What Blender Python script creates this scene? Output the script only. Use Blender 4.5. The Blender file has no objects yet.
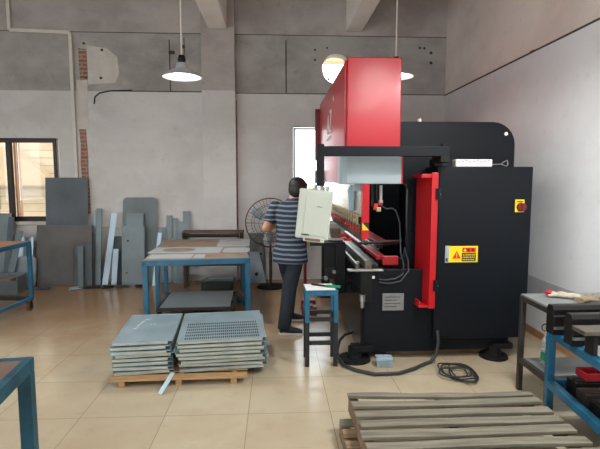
import bpy, bmesh, math, random
from mathutils import Vector, Matrix
random.seed(7)
R = math.radians
PI = math.pi
C = bpy.context.scene.collection
D = bpy.data

# ------------------------------------------------------------------ materials
def lin(c):
    c = c / 255.0
    return c / 12.92 if c <= 0.04045 else ((c + 0.055) / 1.055) ** 2.4

def rgb(t):
    return (lin(t[0]), lin(t[1]), lin(t[2]), 1.0)

def mat(name, col, rough=0.5, metal=0.0, var=0.12, scale=6.0, bump=0.0, bscale=60.0, col2=None, coat=0.0, rvar=0.0, stretch=None, spec=0.5):
    m = D.materials.new(name)
    m.use_nodes = True
    nt = m.node_tree
    N, L = nt.nodes, nt.links
    b = N['Principled BSDF']
    b.inputs['Metallic'].default_value = metal
    b.inputs['Roughness'].default_value = rough
    b.inputs['Specular IOR Level'].default_value = spec
    if coat:
        b.inputs['Coat Weight'].default_value = coat
        b.inputs['Coat Roughness'].default_value = 0.12
    geo = N.new('ShaderNodeTexCoord')
    src = geo.outputs['Object']
    if stretch:
        mp = N.new('ShaderNodeMapping')
        mp.inputs['Scale'].default_value = stretch
        L.new(src, mp.inputs['Vector'])
        src = mp.outputs['Vector']
    no = N.new('ShaderNodeTexNoise')
    no.inputs['Scale'].default_value = scale
    no.inputs['Detail'].default_value = 6
    L.new(src, no.inputs['Vector'])
    mx = N.new('ShaderNodeMix')
    mx.data_type = 'RGBA'
    c1 = rgb(col)
    c2 = rgb(col2) if col2 else tuple(list(max(0, x * (1 - 2.2 * var)) for x in c1[:3]) + [1])
    mx.inputs['A'].default_value = c1
    mx.inputs['B'].default_value = c2
    rp = N.new('ShaderNodeMapRange')
    rp.inputs['From Min'].default_value = 0.38
    rp.inputs['From Max'].default_value = 0.72
    L.new(no.outputs['Fac'], rp.inputs['Value'])
    L.new(rp.outputs['Result'], mx.inputs['Factor'])
    L.new(mx.outputs['Result'], b.inputs['Base Color'])
    if rvar:
        rr = N.new('ShaderNodeMapRange')
        rr.inputs['To Min'].default_value = max(0.02, rough - rvar)
        rr.inputs['To Max'].default_value = min(1, rough + rvar)
        L.new(no.outputs['Fac'], rr.inputs['Value'])
        L.new(rr.outputs['Result'], b.inputs['Roughness'])
    if bump:
        n2 = N.new('ShaderNodeTexNoise')
        n2.inputs['Scale'].default_value = bscale
        n2.inputs['Detail'].default_value = 5
        L.new(src, n2.inputs['Vector'])
        bp = N.new('ShaderNodeBump')
        bp.inputs['Strength'].default_value = bump
        bp.inputs['Distance'].default_value = 0.01
        L.new(n2.outputs['Fac'], bp.inputs['Height'])
        L.new(bp.outputs['Normal'], b.inputs['Normal'])
    return m

def wall_mat(name, col, dirt, pale, s1=0.7, amt=0.6, bump=0.3):
    m = D.materials.new(name)
    m.use_nodes = True
    nt = m.node_tree
    N, L = nt.nodes, nt.links
    b = N['Principled BSDF']
    b.inputs['Roughness'].default_value = 0.93
    g = N.new('ShaderNodeTexCoord')
    prev = None
    for i, (sc_, lo, hi, am, c) in enumerate(((s1, 0.42, 0.66, amt, dirt), (s1 * 3.1, 0.5, 0.75, 0.45, pale), (9.0, 0.6, 0.78, 0.55, dirt), (38.0, 0.55, 0.8, 0.25, dirt))):
        mp = N.new('ShaderNodeMapping')
        mp.inputs['Location'].default_value = (3.1 * i, 1.7 * i, 0.9 * i)
        mp.inputs['Scale'].default_value = (1, 1, 1.5 if i < 2 else 1)
        L.new(g.outputs['Object'], mp.inputs['Vector'])
        no = N.new('ShaderNodeTexNoise')
        no.inputs['Scale'].default_value = sc_
        no.inputs['Detail'].default_value = 8
        no.inputs['Roughness'].default_value = 0.6
        L.new(mp.outputs['Vector'], no.inputs['Vector'])
        rp = N.new('ShaderNodeMapRange')
        rp.inputs['From Min'].default_value = lo
        rp.inputs['From Max'].default_value = hi
        rp.inputs['To Max'].default_value = am
        L.new(no.outputs['Fac'], rp.inputs['Value'])
        mx = N.new('ShaderNodeMix')
        mx.data_type = 'RGBA'
        mx.inputs['A'].default_value = rgb(col)
        mx.inputs['B'].default_value = rgb(c)
        if prev:
            L.new(prev, mx.inputs['A'])
        L.new(rp.outputs['Result'], mx.inputs['Factor'])
        prev = mx.outputs['Result']
    L.new(prev, b.inputs['Base Color'])
    n2 = N.new('ShaderNodeTexNoise')
    n2.inputs['Scale'].default_value = 20
    n2.inputs['Detail'].default_value = 6
    L.new(g.outputs['Object'], n2.inputs['Vector'])
    bp = N.new('ShaderNodeBump')
    bp.inputs['Strength'].default_value = bump
    bp.inputs['Distance'].default_value = 0.01
    L.new(n2.outputs['Fac'], bp.inputs['Height'])
    L.new(bp.outputs['Normal'], b.inputs['Normal'])
    return m

def emat(name, col, strength):
    m = D.materials.new(name)
    m.use_nodes = True
    b = m.node_tree.nodes['Principled BSDF']
    b.inputs['Base Color'].default_value = rgb(col)
    b.inputs['Emission Color'].default_value = rgb(col)
    b.inputs['Emission Strength'].default_value = strength
    return m

def floor_mat():
    m = D.materials.new('glazed_floor_tiles')
    m.use_nodes = True
    nt = m.node_tree
    N, L = nt.nodes, nt.links
    b = N['Principled BSDF']
    geo = N.new('ShaderNodeTexCoord')
    mp = N.new('ShaderNodeMapping')
    mp.inputs['Location'].default_value = (-0.38 / 0.585, -3.17 / 0.6, 0)
    mp.inputs['Scale'].default_value = (1 / 0.585, 1 / 0.6, 1)
    L.new(geo.outputs['Object'], mp.inputs['Vector'])
    br = N.new('ShaderNodeTexBrick')
    br.offset = 0.0
    br.inputs['Scale'].default_value = 1.0
    br.inputs['Brick Width'].default_value = 1.0
    br.inputs['Row Height'].default_value = 1.0
    br.inputs['Mortar Size'].default_value = 0.005
    br.inputs['Mortar Smooth'].default_value = 0.3
    br.inputs['Bias'].default_value = 0.0
    br.inputs['Color1'].default_value = rgb((184, 173, 148))
    br.inputs['Color2'].default_value = rgb((178, 165, 140))
    br.inputs['Mortar'].default_value = rgb((140, 120, 95))
    L.new(mp.outputs['Vector'], br.inputs['Vector'])
    no = N.new('ShaderNodeTexNoise')
    no.inputs['Scale'].default_value = 1.3
    no.inputs['Detail'].default_value = 8
    no.inputs['Roughness'].default_value = 0.65
    L.new(geo.outputs['Object'], no.inputs['Vector'])
    rp = N.new('ShaderNodeMapRange')
    rp.inputs['From Min'].default_value = 0.42
    rp.inputs['From Max'].default_value = 0.78
    rp.inputs['To Max'].default_value = 0.55
    L.new(no.outputs['Fac'], rp.inputs['Value'])
    mx = N.new('ShaderNodeMix')
    mx.data_type = 'RGBA'
    mx.inputs['B'].default_value = rgb((160, 138, 108))
    L.new(rp.outputs['Result'], mx.inputs['Factor'])
    L.new(br.outputs['Color'], mx.inputs['A'])
    # browner tiles towards the back wall: wear plus reflected light painted into the colour
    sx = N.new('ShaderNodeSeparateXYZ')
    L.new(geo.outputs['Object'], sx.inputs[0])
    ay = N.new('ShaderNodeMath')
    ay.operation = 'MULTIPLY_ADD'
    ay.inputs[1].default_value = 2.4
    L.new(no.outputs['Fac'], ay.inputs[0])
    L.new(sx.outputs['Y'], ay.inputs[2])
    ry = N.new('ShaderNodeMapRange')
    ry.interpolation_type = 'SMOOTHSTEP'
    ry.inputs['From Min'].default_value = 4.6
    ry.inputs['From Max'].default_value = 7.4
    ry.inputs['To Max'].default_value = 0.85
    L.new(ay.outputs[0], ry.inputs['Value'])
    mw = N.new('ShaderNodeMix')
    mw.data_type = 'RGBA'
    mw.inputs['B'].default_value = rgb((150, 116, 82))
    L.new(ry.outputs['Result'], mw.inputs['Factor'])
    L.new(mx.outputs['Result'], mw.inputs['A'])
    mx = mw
    # scuffed traffic dirt
    n2 = N.new('ShaderNodeTexNoise')
    n2.inputs['Scale'].default_value = 7.0
    n2.inputs['Detail'].default_value = 10
    L.new(geo.outputs['Object'], n2.inputs['Vector'])
    r2 = N.new('ShaderNodeMapRange')
    r2.inputs['From Min'].default_value = 0.58
    r2.inputs['From Max'].default_value = 0.8
    r2.inputs['To Max'].default_value = 0.22
    L.new(n2.outputs['Fac'], r2.inputs['Value'])
    m2 = N.new('ShaderNodeMix')
    m2.data_type = 'RGBA'
    m2.inputs['B'].default_value = rgb((128, 110, 88))
    L.new(r2.outputs['Result'], m2.inputs['Factor'])
    L.new(mx.outputs['Result'], m2.inputs['A'])
    L.new(m2.outputs['Result'], b.inputs['Base Color'])
    rr = N.new('ShaderNodeMapRange')
    rr.inputs['To Min'].default_value = 0.1
    rr.inputs['To Max'].default_value = 0.3
    L.new(no.outputs['Fac'], rr.inputs['Value'])
    L.new(rr.outputs['Result'], b.inputs['Roughness'])
    b.inputs['Specular IOR Level'].default_value = 0.5
    bp = N.new('ShaderNodeBump')
    bp.inputs['Strength'].default_value = 0.05
    bp.inputs['Distance'].default_value = 0.02
    L.new(n2.outputs['Fac'], bp.inputs['Height'])
    L.new(bp.outputs['Normal'], b.inputs['Normal'])
    return m

def brick_mat(name, c1, c2, mortar, w, h, axis='xz', rough=0.8, ms=0.012):
    m = D.materials.new(name)
    m.use_nodes = True
    nt = m.node_tree
    N, L = nt.nodes, nt.links
    b = N['Principled BSDF']
    b.inputs['Roughness'].default_value = rough
    g = N.new('ShaderNodeTexCoord')
    sp = N.new('ShaderNodeSeparateXYZ')
    cb = N.new('ShaderNodeCombineXYZ')
    L.new(g.outputs['Object'], sp.inputs[0])
    L.new(sp.outputs['X'], cb.inputs['X'])
    L.new(sp.outputs['Z'], cb.inputs['Y'])
    br = N.new('ShaderNodeTexBrick')
    br.inputs['Scale'].default_value = 1.0
    br.inputs['Brick Width'].default_value = w
    br.inputs['Row Height'].default_value = h
    br.inputs['Mortar Size'].default_value = ms
    br.inputs['Color1'].default_value = rgb(c1)
    br.inputs['Color2'].default_value = rgb(c2)
    br.inputs['Mortar'].default_value = rgb(mortar)
    L.new(cb.outputs[0], br.inputs['Vector'])
    no = N.new('ShaderNodeTexNoise')
    no.inputs['Scale'].default_value = 3.0
    no.inputs['Detail'].default_value = 8
    L.new(g.outputs['Object'], no.inputs['Vector'])
    mx = N.new('ShaderNodeMix')
    mx.data_type = 'RGBA'
    mx.inputs['B'].default_value = rgb(mortar)
    rp = N.new('ShaderNodeMapRange')
    rp.inputs['From Min'].default_value = 0.45
    rp.inputs['From Max'].default_value = 0.8
    rp.inputs['To Max'].default_value = 0.7
    L.new(no.outputs['Fac'], rp.inputs['Value'])
    L.new(rp.outputs['Result'], mx.inputs['Factor'])
    L.new(br.outputs['Color'], mx.inputs['A'])
    L.new(mx.outputs['Result'], b.inputs['Base Color'])
    bp = N.new('ShaderNodeBump')
    bp.inputs['Strength'].default_value = 0.4
    bp.inputs['Distance'].default_value = 0.01
    L.new(br.outputs['Fac'], bp.inputs['Height'])
    bp.invert = True
    L.new(bp.outputs['Normal'], b.inputs['Normal'])
    return m

def stripe_mat():
    m = D.materials.new('striped_jersey')
    m.use_nodes = True
    nt = m.node_tree
    N, L = nt.nodes, nt.links
    b = N['Principled BSDF']
    b.inputs['Roughness'].default_value = 0.9
    g = N.new('ShaderNodeTexCoord')
    no = N.new('ShaderNodeTexNoise')
    no.inputs['Scale'].default_value = 4.0
    L.new(g.outputs['Object'], no.inputs['Vector'])
    sp = N.new('ShaderNodeSeparateXYZ')
    L.new(g.outputs['Object'], sp.inputs[0])
    ad = N.new('ShaderNodeMath')
    ad.operation = 'MULTIPLY_ADD'
    ad.inputs[1].default_value = 0.03
    L.new(no.outputs['Fac'], ad.inputs[0])
    L.new(sp.outputs['Z'], ad.inputs[2])
    dv = N.new('ShaderNodeMath')
    dv.operation = 'DIVIDE'
    dv.inputs[1].default_value = 0.052
    L.new(ad.outputs[0], dv.inputs[0])
    fr = N.new('ShaderNodeMath')
    fr.operation = 'FRACT'
    L.new(dv.outputs[0], fr.inputs[0])
    cr = N.new('ShaderNodeValToRGB')
    e = cr.color_ramp.elements
    e[0].position = 0.0
    e[0].color = rgb((38, 44, 58))
    e[1].position = 0.5
    e[1].color = rgb((38, 44, 58))
    for p, c in ((0.55, (112, 124, 138)), (0.86, (116, 128, 142)), (0.93, (62, 72, 88)), (0.98, (44, 52, 66))):
        x = cr.color_ramp.elements.new(p)
        x.color = rgb(c)
    L.new(fr.outputs[0], cr.inputs[0])
    L.new(cr.outputs[0], b.inputs['Base Color'])
    return m

def glass_mat():
    m = D.materials.new('window_glass')
    m.use_nodes = True
    nt = m.node_tree
    N, L = nt.nodes, nt.links
    out = N['Material Output']
    N.remove(N['Principled BSDF'])
    t = N.new('ShaderNodeBsdfTransparent')
    t.inputs['Color'].default_value = (0.95, 0.96, 0.95, 1)
    g = N.new('ShaderNodeBsdfGlossy')
    g.inputs['Roughness'].default_value = 0.03
    f = N.new('ShaderNodeFresnel')
    f.inputs['IOR'].default_value = 1.35
    mx = N.new('ShaderNodeMixShader')
    L.new(f.outputs[0], mx.inputs[0])
    L.new(t.outputs[0], mx.inputs[1])
    L.new(g.outputs[0], mx.inputs[2])
    L.new(mx.outputs[0], out.inputs['Surface'])
    return m

def clear_mat(name, col, rough=0.1, alpha=0.45):
    m = D.materials.new(name)
    m.use_nodes = True
    b = m.node_tree.nodes['Principled BSDF']
    b.inputs['Base Color'].default_value = rgb(col)
    b.inputs['Roughness'].default_value = rough
    b.inputs['Alpha'].default_value = alpha
    return m

M = dict(
    plaster=wall_mat('limewashed_plaster', (208, 206, 203), (176, 172, 168), (220, 219, 217), 0.6, 0.6, 0.25),
    whitewall=wall_mat('right_wall_white', (226, 228, 229), (202, 202, 202), (234, 235, 236), 0.6, 0.5, 0.2),  # right wall below the joint, whiter than the back wall plaster
    concrete=wall_mat('bare_concrete_beam', (170, 165, 160), (128, 124, 121), (186, 181, 176), 0.8, 0.8, 0.4),
    upper=wall_mat('bare_render', (182, 173, 168), (142, 134, 131), (196, 188, 182), 0.6, 0.8, 0.35),
    upper_right=wall_mat('lightened_tan_render', (226, 214, 205), (190, 176, 168), (232, 224, 216), 0.5, 0.7, 0.3),  # upper render again, lightened: missing bounce light is put into the colour
    white_beam=mat('painted_beam', (244, 238, 230), 0.85, 0, 0.05, 2),
    patch=mat('fresh_plaster_patch', (205, 200, 192), 0.95, 0, 0.08, 5, 0.5, 25),
    crack=mat('dark_joint', (78, 72, 68), 0.95, 0, 0.15, 8),
    reveal=mat('reddish_render', (172, 128, 112), 0.95, 0, 0.2, 9, 0.4, 30),
    brick=brick_mat('exposed_brick', (168, 88, 64), (120, 84, 70), (150, 138, 126), 0.2, 0.062),
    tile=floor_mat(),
    skirt=mat('skirting_tile', (172, 130, 94), 0.4, 0, 0.1, 4),
    grey_band=mat('grey_wall_band', (186, 188, 190), 0.8, 0, 0.08, 3),
    winframe=mat('dark_bronze_frame', (46, 34, 32), 0.4, 0.3, 0.1, 10),
    sash=mat('bronze_sash', (150, 104, 62), 0.35, 0.5, 0.1, 10),
    pvc=mat('white_pvc', (212, 206, 196), 0.5, 0, 0.04, 8),
    glass=glass_mat(),
    black=mat('black_machine_paint', (9, 15, 22), 0.5, 0, 0.1, 3, 0.05, 120, spec=0.25),
    blackgloss=mat('black_gloss_panel', (14, 14, 16), 0.3, 0, 0.15, 4, spec=0.22),
    blackplastic=mat('black_plastic', (13, 14, 16), 0.5, 0, 0.1, 10, spec=0.3),
    rubber=mat('black_rubber', (16, 16, 18), 0.75, 0, 0.15, 12, spec=0.3),
    red=mat('red_machine_paint', (190, 20, 38), 0.3, 0, 0.06, 3, coat=0.12),
    redguard=mat('red_guard_paint', (182, 22, 30), 0.35, 0, 0.08, 4),
    gaugered=mat('maroon_gauge_paint', (158, 24, 34), 0.4, 0, 0.08, 4),
    darkred=mat('dark_red_paint', (118, 28, 32), 0.45, 0, 0.15, 8),
    cover=mat('pale_grey_cover', (160, 173, 179), 0.28, 0, 0.05, 3),
    ramsteel=mat('ground_ram_steel', (214, 202, 184), 0.27, 0.85, 0.06, 5),
    steel=mat('bright_steel', (176, 178, 176), 0.28, 0.85, 0.12, 12),
    toolsteel=mat('tool_steel', (122, 116, 104), 0.35, 0.7, 0.2, 14),
    brass=mat('yellowish_clamp', (196, 180, 142), 0.4, 0.4, 0.15, 16),
    darksteel=mat('dark_tool_steel', (38, 36, 34), 0.45, 0.5, 0.2, 8),
    plate=mat('nameplate_aluminium', (158, 160, 160), 0.35, 0.6, 0.1, 30),
    ivory=mat('ivory_console', (184, 189, 178), 0.45, 0, 0.04, 4),
    slot=mat('brown_slot', (120, 84, 66), 0.5, 0, 0.15, 12),
    yellow=mat('yellow_sticker', (236, 206, 24), 0.5, 0, 0.04, 8),
    signred=mat('red_sticker', (214, 36, 30), 0.5, 0, 0.04, 8),
    signblack=mat('black_ink', (30, 27, 22), 0.6, 0, 0.04, 8),
    white=mat('white_paint', (228, 228, 226), 0.5, 0, 0.04, 8),
    paper=mat('white_paper', (226, 226, 222), 0.85, 0, 0.04, 12),
    tag=mat('pale_blue_tag', (150, 178, 192), 0.6, 0, 0.1, 14),
    blue=mat('blue_enamel', (26, 98, 130), 0.42, 0, 0.15, 7, col2=(22, 76, 102), coat=0.15),
    bluefront=mat('shaded_blue_enamel', (30, 78, 96), 0.45, 0, 0.15, 9, col2=(22, 54, 68), spec=0.25),  # darker copy of the blue enamel, the leg's shade put into the colour
    blackpaint=mat('worn_black_paint', (24, 27, 30), 0.55, 0, 0.2, 14),
    board=mat('brown_hardboard', (142, 122, 104), 0.5, 0, 0.12, 6, col2=(118, 100, 86), rvar=0.1),
    boarddark=mat('stained_board', (112, 92, 82), 0.55, 0, 0.15, 6, rvar=0.1),
    orangeboard=mat('orange_brown_board', (176, 118, 78), 0.6, 0, 0.12, 5),
    galv=mat('galvanised_sheet', (160, 184, 194), 0.34, 0.45, 0.1, 4, rvar=0.1),
    galvedge=mat('galvanised_edge', (178, 184, 174), 0.38, 0.4, 0.1, 9),
    sheet=mat('grey_steel_sheet', (122, 134, 138), 0.5, 0.25, 0.1, 3, rvar=0.1),
    tablesheet=mat('clean_grey_sheet', (176, 186, 188), 0.4, 0.25, 0.06, 3),
    sheetmid=mat('mid_grey_sheet', (106, 116, 118), 0.5, 0.25, 0.12, 3),
    sheetdark=mat('dark_grey_sheet', (84, 91, 97), 0.5, 0.2, 0.18, 2.5),
    sheetbrown=mat('brownish_grey_sheet', (98, 95, 93), 0.55, 0.15, 0.2, 2.0),
    sheetbright=mat('bright_sheet', (158, 174, 184), 0.35, 0.6, 0.06, 5),
    chalk=mat('chalk', (240, 240, 238), 0.95, 0, 0.1, 40),
    pinewood=mat('pale_pallet_wood', (184, 146, 102), 0.75, 0, 0.15, 5, 0.2, 40, stretch=(1, 6, 6)),
    oldwood=mat('weathered_slat_wood', (126, 122, 106), 0.85, 0, 0.2, 4, 0.35, 30, col2=(92, 88, 76), stretch=(0.8, 9, 9)),
    oldwood2=mat('brown_slat_wood', (152, 126, 98), 0.85, 0, 0.2, 4, 0.35, 30, col2=(112, 92, 74), stretch=(0.8, 9, 9)),
    stringer=mat('dirty_stringer_wood', (128, 104, 80), 0.85, 0, 0.2, 5, 0.3, 30),
    rust=mat('rusty_brown_frame', (104, 76, 60), 0.7, 0.1, 0.2, 9),
    greenbox=mat('dark_green_tin', (52, 64, 58), 0.5, 0.1, 0.15, 6),
    greytop=mat('grey_worktop', (136, 142, 140), 0.42, 0.2, 0.1, 5, rvar=0.1),
    frame=mat('brown_black_tube', (62, 56, 52), 0.45, 0.3, 0.15, 9),
    cable=mat('black_cable', (44, 46, 48), 0.55, 0, 0.1, 10),
    hose=mat('grey_hose', (46, 50, 51), 0.45, 0, 0.1, 10),
    clear=clear_mat('clear_plastic', (170, 190, 196), 0.15, 0.55),
    bottle=clear_mat('bottle_plastic', (206, 216, 214), 0.08, 0.35),
    green=mat('green_plastic', (24, 128, 88), 0.4, 0, 0.06, 10),
    glove=mat('cotton_glove', (188, 178, 160), 0.95, 0, 0.15, 20, 0.5, 200),
    gloved=mat('soiled_cotton_glove', (150, 132, 108), 0.95, 0, 0.15, 20, 0.5, 200),
    gloved_red=mat('red_glove_cuff', (200, 34, 52), 0.9, 0, 0.1, 20, 0.4, 200),
    skin=mat('skin', (196, 146, 118), 0.55, 0, 0.05, 10),
    hair=mat('black_hair', (20, 19, 21), 0.5, 0, 0.2, 60, 0.4, 150),
    jersey=stripe_mat(),
    collar=mat('navy_collar', (62, 78, 100), 0.9, 0, 0.05, 10),
    jeans=mat('dark_jeans', (28, 33, 44), 0.9, 0, 0.15, 8, 0.2, 90),
    shoe=mat('black_shoe', (28, 28, 32), 0.6, 0, 0.1, 10),
    sole=mat('white_sole', (205, 204, 200), 0.6, 0, 0.05, 10),
    lampgrey=mat('grey_lamp_shade', (196, 202, 208), 0.4, 0.3, 0.06, 8),
    lampwhite=mat('white_lamp_lining', (236, 236, 232), 0.6, 0, 0.02, 8),
    bulb=emat('lit_bulb', (255, 253, 248), 15.0),
    outwall=brick_mat('tiled_facade', (172, 154, 130), (166, 146, 120), (142, 120, 96), 3.2, 0.19, ms=0.012),
    outroof=mat('ochre_roof', (160, 136, 108), 0.8, 0, 0.1, 2),
    outorange=mat('orange_brown_eave', (214, 176, 138), 0.8, 0, 0.1, 2),
    ground=mat('outside_concrete', (190, 182, 168), 0.9, 0, 0.1, 1),
)

# ------------------------------------------------------------------ mesh builder
class MB:
    def __init__(self):
        self.bm = bmesh.new()
        self.mi = 0

    def _add(self, verts, faces, smooth=False):
        vs = [self.bm.verts.new(v) for v in verts]
        for f in faces:
            try:
                fc = self.bm.faces.new([vs[i] for i in f])
                fc.material_index = self.mi
                fc.smooth = smooth
            except ValueError:
                pass
        return self

    def box(self, c, s, rz=0, rx=0, ry=0):
        h = [x / 2 for x in s]
        vs = [Vector((x, y, z)) for x in (-h[0], h[0]) for y in (-h[1], h[1]) for z in (-h[2], h[2])]
        m = Matrix.Rotation(rz, 3, 'Z') @ Matrix.Rotation(ry, 3, 'Y') @ Matrix.Rotation(rx, 3, 'X')
        vs = [m @ v + Vector(c) for v in vs]
        return self._add(vs, [(0, 1, 3, 2), (4, 6, 7, 5), (0, 4, 5, 1), (2, 3, 7, 6), (0, 2, 6, 4), (1, 5, 7, 3)])

    def bx(self, x0, x1, y0, y1, z0, z1):
        return self.box(((x0 + x1) / 2, (y0 + y1) / 2, (z0 + z1) / 2), (abs(x1 - x0), abs(y1 - y0), abs(z1 - z0)))

    def bar(self, p0, p1, w, h, up=(0, 0, 1)):
        p0, p1 = Vector(p0), Vector(p1)
        d = (p1 - p0).normalized()
        up = Vector(up)
        if abs(d.dot(up)) > 0.98:
            up = Vector((0, 1, 0))
        s = d.cross(up).normalized()
        u = s.cross(d).normalized()
        vs = [p + s * a * w / 2 + u * b * h / 2 for p in (p0, p1) for a in (-1, 1) for b in (-1, 1)]
        return self._add(vs, [(0, 1, 3, 2), (4, 6, 7, 5), (0, 4, 5, 1), (2, 3, 7, 6), (0, 2, 6, 4), (1, 5, 7, 3)])

    def rings(self, rings, cap=True, closed=False, smooth=True):
        n = len(rings[0])
        vs = [v for r in rings for v in r]
        fs = []
        k = len(rings)
        for i in range(k if closed else k - 1):
            j = (i + 1) % k
            for a in range(n):
                b = (a + 1) % n
                fs.append((i * n + a, i * n + b, j * n + b, j * n + a))
        self._add(vs, fs, smooth)
        if cap and not closed:
            for r, rev in ((rings[0], True), (rings[-1], False)):
                self._add(r[::-1] if rev else r, [tuple(range(n))])
        return self

    def cyl(self, p0, p1, r0, r1=None, n=16, smooth=True):
        r1 = r0 if r1 is None else r1
        p0, p1 = Vector(p0), Vector(p1)
        d = (p1 - p0).normalized()
        a = d.cross(Vector((0, 0, 1)) if abs(d.z) < 0.9 else Vector((1, 0, 0))).normalized()
        b = d.cross(a)
        rg = [[p + (a * math.cos(2 * PI * i / n) + b * math.sin(2 * PI * i / n)) * r for i in range(n)] for p, r in ((p0, r0), (p1, r1))]
        return self.rings(rg, smooth=smooth)

    def tube(self, pts, r, n=8, closed=False):
        pts = [Vector(p) for p in pts]
        k = len(pts)
        rad = r if isinstance(r, (list, tuple)) else [r] * k
        rg = []
        a = None
        for i, p in enumerate(pts):
            if closed:
                d = pts[(i + 1) % k] - pts[i - 1]
            else:
                d = pts[min(i + 1, k - 1)] - pts[max(i - 1, 0)]
            d.normalize()
            if a is None:
                a = d.cross(Vector((0, 0, 1)) if abs(d.z) < 0.9 else Vector((1, 0, 0))).normalized()
            else:
                a = (a - d * a.dot(d)).normalized()
            b = d.cross(a)
            rg.append([p + (a * math.cos(2 * PI * j / n) + b * math.sin(2 * PI * j / n)) * rad[i] for j in range(n)])
        return self.rings(rg, closed=closed)

    def ring(self, c, r, t, normal=(0, 1, 0), n=48, seg=6):
        nrm = Vector(normal).normalized()
        a = nrm.cross(Vector((0, 0, 1)) if abs(nrm.z) < 0.9 else Vector((1, 0, 0))).normalized()
        b = nrm.cross(a)
        return self.tube([Vector(c) + (a * math.cos(2 * PI * i / n) + b * math.sin(2 * PI * i / n)) * r for i in range(n)], t, seg, closed=True)

    def prism(self, poly, axis, a0, a1, smooth=False):
        def pt(u, v, w):
            return {'x': (w, u, v), 'y': (u, w, v), 'z': (u, v, w)}[axis]
        n = len(poly)
        vs = [pt(u, v, a0) for u, v in poly] + [pt(u, v, a1) for u, v in poly]
        fs = [tuple(range(n))[::-1], tuple(range(n, 2 * n))] + [(i, (i + 1) % n, n + (i + 1) % n, n + i) for i in range(n)]
        return self._add(vs, fs, smooth)

    def lathe(self, prof, c, n=32, smooth=True, cap=False):
        c = Vector(c)
        rg = [[c + Vector((r * math.cos(2 * PI * i / n), r * math.sin(2 * PI * i / n), z)) for i in range(n)] for r, z in prof]
        return self.rings(rg, cap=cap, smooth=smooth)

    def ell(self, c, r, m=None, nu=16, nv=10):
        c = Vector(c)
        rg = []
        for i in range(nv + 1):
            t = -PI / 2 + PI * i / nv
            t = max(-PI / 2 + 0.02, min(PI / 2 - 0.02, t))
            ring = []
            for j in range(nu):
                v = Vector((r[0] * math.cos(t) * math.cos(2 * PI * j / nu), r[1] * math.cos(t) * math.sin(2 * PI * j / nu), r[2] * math.sin(t)))
                ring.append((m @ v if m else v) + c)
            rg.append(ring)
        return self.rings(rg)

    def loft(self, secs, n=20):
        """secs: (centre, half-width vector, half-depth vector)"""
        rg = [[Vector(c) + Vector(u) * math.cos(2 * PI * i / n) + Vector(v) * math.sin(2 * PI * i / n) for i in range(n)] for c, u, v in secs]
        return self.rings(rg)

    def cap(self, p0, p1, r0, r1, n=14):
        """tapered capsule"""
        p0, p1 = Vector(p0), Vector(p1)
        d = (p1 - p0).normalized()
        a = d.cross(Vector((0, 0, 1)) if abs(d.z) < 0.9 else Vector((1, 0, 0))).normalized()
        b = d.cross(a)
        rg = []
        for q, r, s in [(p0, r0, t) for t in (-80, -55, -30, 0)] + [(p1, r1, t) for t in (0, 30, 55, 80)]:
            cc = q + d * r * math.sin(R(s))
            rr = r * math.cos(R(s))
            rg.append([cc + (a * math.cos(2 * PI * i / n) + b * math.sin(2 * PI * i / n)) * rr for i in range(n)])
        return self.rings(rg)

W = {}

def _link(o, parent, mtx):
    C.objects.link(o)
    W[o.name] = mtx
    if parent is not None:
        o.parent = parent
    return o

def build(mb, name, mats, parent=None, bevel=0.0, world=False, base=None, remesh=0.0, smooth_it=0, weld=True):
    """Link the mesh. With a parent the coordinates are the parent's frame (or the world's, world=True).
    Without one they are the world's and the origin goes to base (default: bottom centre)."""
    me = D.meshes.new(name)
    bm = mb.bm
    bmesh.ops.recalc_face_normals(bm, faces=bm.faces[:])
    if parent is not None:
        if world:
            bm.transform(W[parent.name].inverted())
        mtx = W[parent.name]
    else:
        if base is None:
            xs = [v.co for v in bm.verts]
            base = ((min(v.x for v in xs) + max(v.x for v in xs)) / 2, (min(v.y for v in xs) + max(v.y for v in xs)) / 2, min(v.z for v in xs))
        mtx = Matrix.Translation(base)
        bm.transform(mtx.inverted())
    bm.to_mesh(me)
    bm.free()
    for m in (mats if isinstance(mats, (list, tuple)) else [mats]):
        me.materials.append(m)
    o = D.objects.new(name, me)
    if parent is None:
        o.location = base
    _link(o, parent, mtx)
    if remesh:
        md = o.modifiers.new('remesh', 'REMESH')
        md.mode = 'VOXEL'
        md.voxel_size = remesh
        md.use_smooth_shade = True
        if smooth_it:
            s = o.modifiers.new('smooth', 'SMOOTH')
            s.iterations = smooth_it
            s.factor = 0.5
        dg = bpy.context.evaluated_depsgraph_get()
        nm = D.meshes.new_from_object(o.evaluated_get(dg))
        o.modifiers.clear()
        o.data = nm
        nm.name = name
        nm.materials.clear()
        for m in (mats if isinstance(mats, (list, tuple)) else [mats]):
            nm.materials.append(m)
        for p in nm.polygons:
            p.use_smooth = True
            p.material_index = 0
    if bevel:
        b = o.modifiers.new('bevel', 'BEVEL')
        b.width = bevel
        b.segments = 2
        b.limit_method = 'ANGLE'
        b.angle_limit = R(50)
        b.harden_normals = False
    return o

def tag(o, label, cat, group=None):
    o['label'] = label
    o['category'] = cat
    if group:
        o['group'] = group
    return o

def struct(o):
    o['kind'] = 'structure'
    return o

def thing(name, label, cat, loc=(0, 0, 0), rz=0.0, group=None):
    o = D.objects.new(name, None)
    o.location = loc
    o.rotation_euler = (0, 0, rz)
    o.empty_display_size = 0.1
    _link(o, None, Matrix.Translation(loc) @ Matrix.Rotation(rz, 4, 'Z'))
    return tag(o, label, cat, group)

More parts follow.
